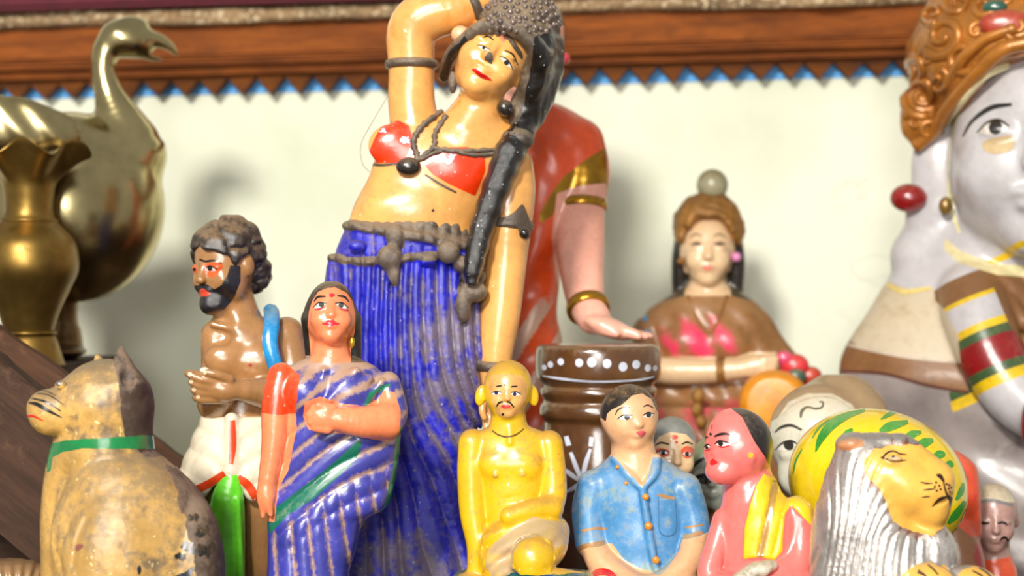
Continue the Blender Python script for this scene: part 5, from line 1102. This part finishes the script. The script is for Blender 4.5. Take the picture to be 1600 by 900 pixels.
    body = F.out('body', rest, wht); F.out('dusty_shaded_lower_body', lg, paint('#958b88', .3, dcol='#7d6c5c', rough=.4, coat=.3, var=.25, scale=14, wcol='#c9c2bf'), body, lambda x, p, y, n: .25+.5*nz(x, p, y, .018, 5, 2)); F.out('brown_trim', bd, brn, body); F.out('cape', cap_, cr, body)  # lower body: its shading is painted in as darker grey, along with dusty dirt
    for nm, q, mt in outs: F.out(nm, q, mt, body)
    F.stroke('trim_line', [(1300, 538), (1345, 545), (1420, 557), (1510, 565)], [4, 6, 6, 4], paint('#cdbda8', .2), body, off=1); F.stroke('trim_line', [(1300, 583), (1380, 584), (1450, 600), (1516, 610)], [4, 5, 5, 4], paint('#5c2e1c', .2), body, off=1)
    F.stroke('yellow_hem', [(1380, 444), (1410, 456), (1455, 450)], [5, 8, 5], paint('#e6cf7a', .2), body, off=1)
    k = paint('#20201f', .05)
    F.stroke('eyebrow', [(1507, 220), (1522, 198), (1550, 181), (1582, 178)], [3, 6, 8, 5], k, body); F.blob('eye_white', almond(1532, 216, 1576, 214, 11, 8), paint('#efe6dc', .05), body); F.dot('iris', (1558, 212), 10, k, body, off=1.2)
    F.stroke('eyelid', [(1530, 217), (1546, 204), (1562, 201), (1578, 211)], [2, 3.4, 4, 2], k, body, off=1.4); F.blob('eye_shadow', [(1540, 232), (1560, 226), (1585, 226), (1582, 246), (1556, 252), (1540, 244)], paint('#cdb487', .1), body, off=.8)
    F.stroke('face_edge', [(1498, 180), (1488, 215), (1484, 260), (1486, 320), (1500, 365)], [6, 8, 8, 8, 5], paint('#e6dfae', .1), body, off=.8)
    F.blob('lips', [(1612, 318), (1628, 308), (1640, 311), (1652, 308), (1668, 318), (1640, 336)], paint('#c8504c', .1), body)
    # earring, necklace knot
    F.ball('earring', (1418, 308, -20), 29, rd, body, squash=(1.05, .78, .8)); F.ball('ear_stud', (1478, 322, -46), 12, paint('#8a6a2a', .3, metal=.4), body, squash=(.9, 1.2, .8))
    F.ball('bead', (1606, 650, -196), 13, rd, body, squash=(.8, 2.6, .8))
    # crown with rolled scrolls
    gd = paint('#b8762c', .3, dcol='#6b4320', rough=.35, coat=.4, var=.35, metal=.35, scale=26, bump=.25, up=.1)
    F.clear(); F.ell((0, .72, -.1), (1.14, .72, .98), .1, fr); F.ell((0, 1.25, -.1), (.95, .6, .8), .2, fr); F.ell((0, -.25, .62), (.74, .86, .95), .1, fr, op='s')
    F.ell((1440, 180, -10), (36, 50, 40), 14)
    F.disp((1380, -60, -220), (1820, 260, 120), lambda X, Y, Z: 5*nz(X, Y, Z, .06, 5, 2))
    C_ = F.mesh(2); crown = F.out('crown', C_, gd, body)
    def scroll(cx, cy, r0, turns, a0, sgn, w0):
        t = np.linspace(0, 1, 26); a = a0+sgn*t*turns*2*np.pi; r = r0*(1-.86*t); P = np.stack([cx+r*np.cos(a), cy+r*np.sin(a)], 1)
        V, Fc = tube_mesh(F.onsurf(P, 1), w0*(1-.45*t), 8); F.raw('scroll', V, Fc, gd, crown)
    for a in ((1440, 150, 34, 1.5, 1.2, 1, 9), (1478, 70, 34, 1.4, 2.6, -1, 9), (1510, 105, 26, 1.3, .4, 1, 8), (1540, 30, 30, 1.4, 3.4, 1, 9), (1450, 205, 24, 1.2, 2.0, -1, 8), (1590, 70, 20, 1.2, 1.0, 1, 7), (1500, 20, 22, 1.3, 4.0, -1, 7)): scroll(*a)
    S = F.onsurf([(1430, 225), (1460, 200), (1490, 165), (1530, 130), (1570, 100), (1610, 92)], 3); V, Fc = tube_mesh(spline(S, 6), 12, 10); F.raw('crown_rim', V, Fc, gd, crown)
    S = F.onsurf([(1470, 170), (1500, 120), (1540, 85), (1590, 70)], 3); V, Fc = tube_mesh(spline(S, 6), 9, 10); F.raw('crown_band', V, Fc, gd, crown)
    for a in ((1425, 110, 22, 1.3, .6, -1, 7), (1452, 100, 16, 1.2, 2.6, 1, 6), (1530, 70, 20, 1.3, 2.2, -1, 7), (1470, 135, 18, 1.2, 5, 1, 6), (1428, 190, 16, 1.1, 3.6, 1, 6), (1462, 30, 20, 1.2, 1.2, 1, 7), (1575, 20, 22, 1.2, .2, -1, 7)): scroll(*a)
    S = F.onsurf([(1478, 195), (1505, 165), (1540, 134), (1575, 116)], 2); V, Fc = tube_mesh(spline(S, 6), 7, 8); F.raw('cream_band', V, Fc, paint('#efe2b0', .1), crown)
    S = F.onsurf([(1558, 36)], 2)[0]; F.ball('green_gem', (S[0], -S[2], S[1]-2), 16, paint('#2c5a4a', .05, rough=.15, coat=1), crown, squash=(1.2, .7, .6)); S = F.onsurf([(1572, 62)], 0)[0]; F.ball('red_cloth', (S[0], -S[2], S[1]), 30, paint('#a83a24', .2), crown, squash=(1.3, .7, .4))

def small_heads():
    # grey haired woman behind the blue shirt
    D = 1.235; B = foot(D); F = Fig('grey_haired_figurine', 'clay woman with grey hair, red eye paint and red forehead mark behind the blue shirt', 'figurine', D, 1060, B, (1000, 1105, 642, int(B), -55, 55), 2.2)
    fr = Frame(1050, 706, -2, 53, 12, 0, 4); head(F, fr, ears=False); F.ell((0, .26, -.14), (.74, .78, .84), .05, fr); F.cap((1050, 745, 4), (1052, 780, 4), 24, 30, 8)
    F.prof([(772, 1030, 1075, 4, 26), (790, 1012, 1090, 4, 34), (850, 1008, 1094, 2, 40), (B-2, 1004, 1098, 2, 44)], 8, lambda X, Y, Z, u, v: 1.5*np.sin((X+.6*Z)/6)); M = F.mesh(2)
    hr, rest = cut(M, np.minimum(region(M, [(1000, 640), (1100, 640), (1096, 700), (1086, 690), (1072, 676), (1048, 672), (1030, 680), (1018, 700), (1000, 700)]), np.maximum(region(M, [(1000, 640), (1110, 640), (1110, 760), (1000, 760)]), 10-M[0][:, 1])))
    cl, rest = cut(rest, region(rest, [(990, 782), (1040, 778), (1060, 778), (1110, 782), (1110, 1100), (990, 1100)]))
    b = F.out('body', rest, paint('#ecc79a', .15, dcol='#b99a70', coat=.6, var=.1)); F.out('hair', hr, paint('#8f9492', .3, dcol='#6d6a5c', rough=.35, coat=.6, var=.35, scale=60), b); F.out('dress', cl, paint('#8a5c30', .35, dcol='#6b5a3a', wcol='#3c6a4a'), b, lambda x, p, y, n: .3+.5*nz(x, p, y, .06, 3, 2))
    k = BLK(); og = paint('#f0684a', .05)
    F.blob('eye_shadow', [(1024, 702), (1034, 697), (1046, 701), (1042, 709), (1030, 711)], og, b, off=.4); F.blob('eye_shadow', [(1064, 700), (1072, 694), (1082, 698), (1083, 706), (1074, 713), (1066, 708)], og, b, off=.4)
    F.stroke('eyebrow', [(1024, 694), (1033, 689), (1046, 691)], [1.4, 3, 2], k, b); F.stroke('eyebrow', [(1065, 691), (1073, 688), (1082, 692)], [2, 2.6, 1.4], k, b)
    eyes(F, b, [almond(1027, 705, 1044, 704, 3.4, 2.6), almond(1066, 706, 1080, 707, 3.4, 2.6)], [(1037, 704, 3.4), (1073, 706, 3.2)], '#2c2622', [([(1026, 705), (1036, 700), (1046, 703)], [1, 2, 1])])
    F.blob('lips', [(1055, 731), (1061, 729), (1067, 733), (1065, 738), (1058, 735)], RED(), b); F.dot('forehead_mark', (1054, 680), 5.5, paint('#e8502a', .05), b, ry=3.4); F.dot('bindi', (1057, 687.5), 2.2, RED(), b)
    # dim faced figure between the pink man and the grey haired woman
    D = 1.315; B = foot(D); F = Fig('green_veiled_figurine', 'dull grey green veiled clay head behind the pink man', 'figurine', D, 1125, B, (1080, 1180, 655, int(B), -55, 55), 2.6)
    fr = Frame(1122, 738, -2, 58, -14, 0, 0); head(F, fr, ears=False); F.ell((0, .2, -.16), (.80, .86, .84), .05, fr); F.prof([(780, 1104, 1140, 4, 26), (800, 1092, 1160, 4, 36), (B-2, 1084, 1172, 2, 42)], 10); M = F.mesh(2)
    fc, rest = cut(M, region(M, [(1082, 728), (1096, 708), (1120, 700), (1146, 708), (1156, 735), (1150, 775), (1120, 795), (1092, 775)], y1=-6)); lo, rest = cut(rest, region(rest, [(1060, 790), (1190, 790), (1190, 1100), (1060, 1100)]))
    b = F.out('body', join(fc), paint('#a8b0a4', .2, dcol='#7d7a5c')); F.out('veil', rest, paint('#8f9a78', .3, dcol='#7a7450'), b); F.out('robe', lo, paint('#7a5530', .3, dcol='#6b5a3a', wcol='#2f5a3c'), b, lambda x, p, y, n: .3+.6*nz(x, p, y, .06, 3, 2))
    F.stroke('eyebrow', [(1084, 728), (1094, 717), (1110, 711)], [3, 5, 3], BLK(), b); F.stroke('eyebrow', [(1130, 712), (1142, 715), (1150, 724)], [3, 5, 3], BLK(), b)
    F.blob('eye', [(1086, 744), (1098, 736), (1112, 740), (1110, 750), (1096, 752)], BLK(), b); F.blob('eye', [(1128, 740), (1140, 737), (1148, 744), (1140, 750), (1130, 748)], BLK(), b)
    # pale doll head behind the melon
    D = 1.315; B = foot(D); F = Fig('pale_doll_figurine', 'pale clay head with painted forehead curl and beige cap, peeping over the melon', 'figurine', D, 1290, B, (1195, 1395, 592, int(B), -85, 85), 2.6)
    fr = Frame(1285, 706, -10, 104, -16, 6, -10); head(F, fr, ears=False, cheek=1.1); F.ell((0, .25, -.08), (.80, .80, .86), .1, fr); F.ell((.2, .32, -.4), (.80, .86, .7), .08, fr); F.cap((1290, 790, 6), (1292, 830, 6), 44, 56, 10)
    F.prof([(820, 1250, 1336, 6, 46), (850, 1222, 1362, 6, 60), (B-2, 1214, 1372, 4, 64)], 10); M = F.mesh(2)
    cp, rest = cut(M, np.minimum(region(M, [(1215, 652), (1232, 626), (1262, 612), (1300, 612), (1330, 628), (1350, 660), (1400, 660), (1400, 580), (1200, 580), (1200, 660)]), np.maximum(14-M[0][:, 1], polysd(M[0][:, 0], -M[0][:, 2], [(1190, 580), (1400, 580), (1400, 790), (1190, 790)]))))
    dr, rest = cut(rest, region(rest, [(1190, 832), (1400, 832), (1400, 1100), (1190, 1100)]))
    b = F.out('body', rest, paint('#dcd9c6', .25, dcol='#b59c76', rough=.3, coat=.7, var=.1, up=.35)); F.out('cap', cp, paint('#b39670', .35, dcol='#8f7654', rough=.45), b); F.out('dress', dr, paint('#9a7a54', .3), b)
    k = paint('#33302b', .1, coat=.6)
    F.stroke('eyebrow', [(1212, 673), (1222, 664), (1238, 660), (1254, 666)], [2, 4, 4.4, 3], k, b); F.blob('eye_white', almond(1215, 698, 1250, 688, 12, 5), WHT(), b); F.dot('iris', (1234, 690), 8, k, b, off=.8); F.stroke('eyelid', [(1213, 700), (1224, 688), (1238, 683), (1252, 690)], [1.5, 3, 3.4, 2], k, b, off=1)
    F.stroke('forehead_curl', [(1252, 648), (1254, 638), (1262, 632), (1274, 634), (1284, 632), (1286, 625), (1280, 624)], [3, 5, 3, 3, 3, 3, 1.5], paint('#5c5a48', .2), b)
    F.stroke('hair_line', [(1222, 646), (1240, 628), (1270, 616), (1305, 618), (1330, 634)], [3, 4, 5, 4, 3], paint('#e6dcc4', .2), b, off=1.2)
    # orange hooded figure at the melon's right
    D = 1.262; B = foot(D); F = Fig('orange_hooded_figurine', 'orange hooded clay figure squeezed between the melon and the white statue', 'figurine', D, 1492, B, (1440, 1560, 692, int(B), -60, 60), 2.4)
    F.ell((1488, 762, 0), (42, 60, 40), 6, rot=-8); F.chain([(1504, 740, 0, 24), (1514, 790, 4, 18), (1520, 830, 6, 14)], 8); F.ell((1488, 740, -34), (20, 14, 12), 8)
    F.prof([(800, 1466, 1510, 4, 30), (830, 1456, 1525, 2, 40), (880, 1450, 1540, 0, 46), (B-2, 1446, 1548, 0, 50)], 10); M = F.mesh(2)
    hd, rest = cut(M, region(M, [(1430, 680), (1570, 680), (1570, 830), (1520, 836), (1490, 812), (1430, 812)])); b = F.out('body', rest, paint('#a06a44', .3, dcol='#7a5c40', wcol='#b0242c'), None, lambda x, p, y, n: np.clip(1.1*np.exp(-((x-1536)/16)**2-((p-860)/40)**2), 0, 1)); F.out('hood', hd, paint('#ea5a34', .2, dcol='#a0785c', rough=.4, coat=.5, wcol='#e02a1c'), b, lambda x, p, y, n: .35+.3*nz(x, p, y, .08, 3, 2))
    # old man's head with a white band
    D = 1.30; B = foot(D); F = Fig('white_capped_figurine', 'small grey pink clay head with white cap and drooping dark eyes by the statue', 'figurine', D, 1556, B, (1515, 1605, 745, int(B), -55, 55), 2.2)
    fr = Frame(1553, 808, -4, 52, 6, -6, 2); head(F, fr); F.cap((1553, 850, 4), (1553, 880, 4), 24, 30, 8); F.prof([(872, 1536, 1576, 4, 26), (895, 1522, 1590, 4, 36), (B-2, 1518, 1596, 2, 42)], 8); M = F.mesh(2)
    cp, rest = cut(M, region(M, [(1500, 740), (1620, 740), (1600, 790), (1584, 782), (1552, 776), (1528, 780), (1510, 790)])); rb, rest = cut(rest, region(rest, [(1500, 876), (1545, 872), (1620, 862), (1620, 1100), (1500, 1100)]))
    b = F.out('body', rest, paint('#b08a80', .2, dcol='#8a7468', rough=.35, coat=.5)); F.out('cap', cp, paint('#d8cdb4', .25), b); F.out('robe', rb, paint('#e8562e', .2), b)
    F.stroke('cap_band', [(1526, 783), (1552, 778), (1582, 786)], [4, 5, 4], paint('#7d7c80', .2), b); k = BLK()
    for p in ([(1528, 810), (1536, 813), (1546, 812)], [(1558, 812), (1568, 811), (1574, 815)], [(1562, 838), (1570, 834), (1576, 842)]): F.stroke('eyelid', p, [2, 4, 2], k, b)
    # ridged brown shell at the lower left corner
    D = 1.12; B = foot(D); F = Fig('brown_shell_ornament', 'ridged brown shell shaped clay piece under the leaning boards', 'ornament', D, 20, B, (-70, 92, 868, int(B), -60, 60), 2.4)
    F.prof([(874, -10, 34, 0, 20), (880, -36, 58, 0, 36), (900, -56, 74, 0, 48), (960, -62, 82, 0, 54), (B-2, -60, 80, 0, 52)], 4, lambda X, Y, Z, u, v: 2.4*np.sin(np.arctan2(-Z-1000, X-20)*46)); F.out('shell', F.mesh(1), paint('#9a7448', .3, dcol='#6b5238', rough=.4, coat=.5))
drum(); red_woman(); goddess(); statue(); small_heads()
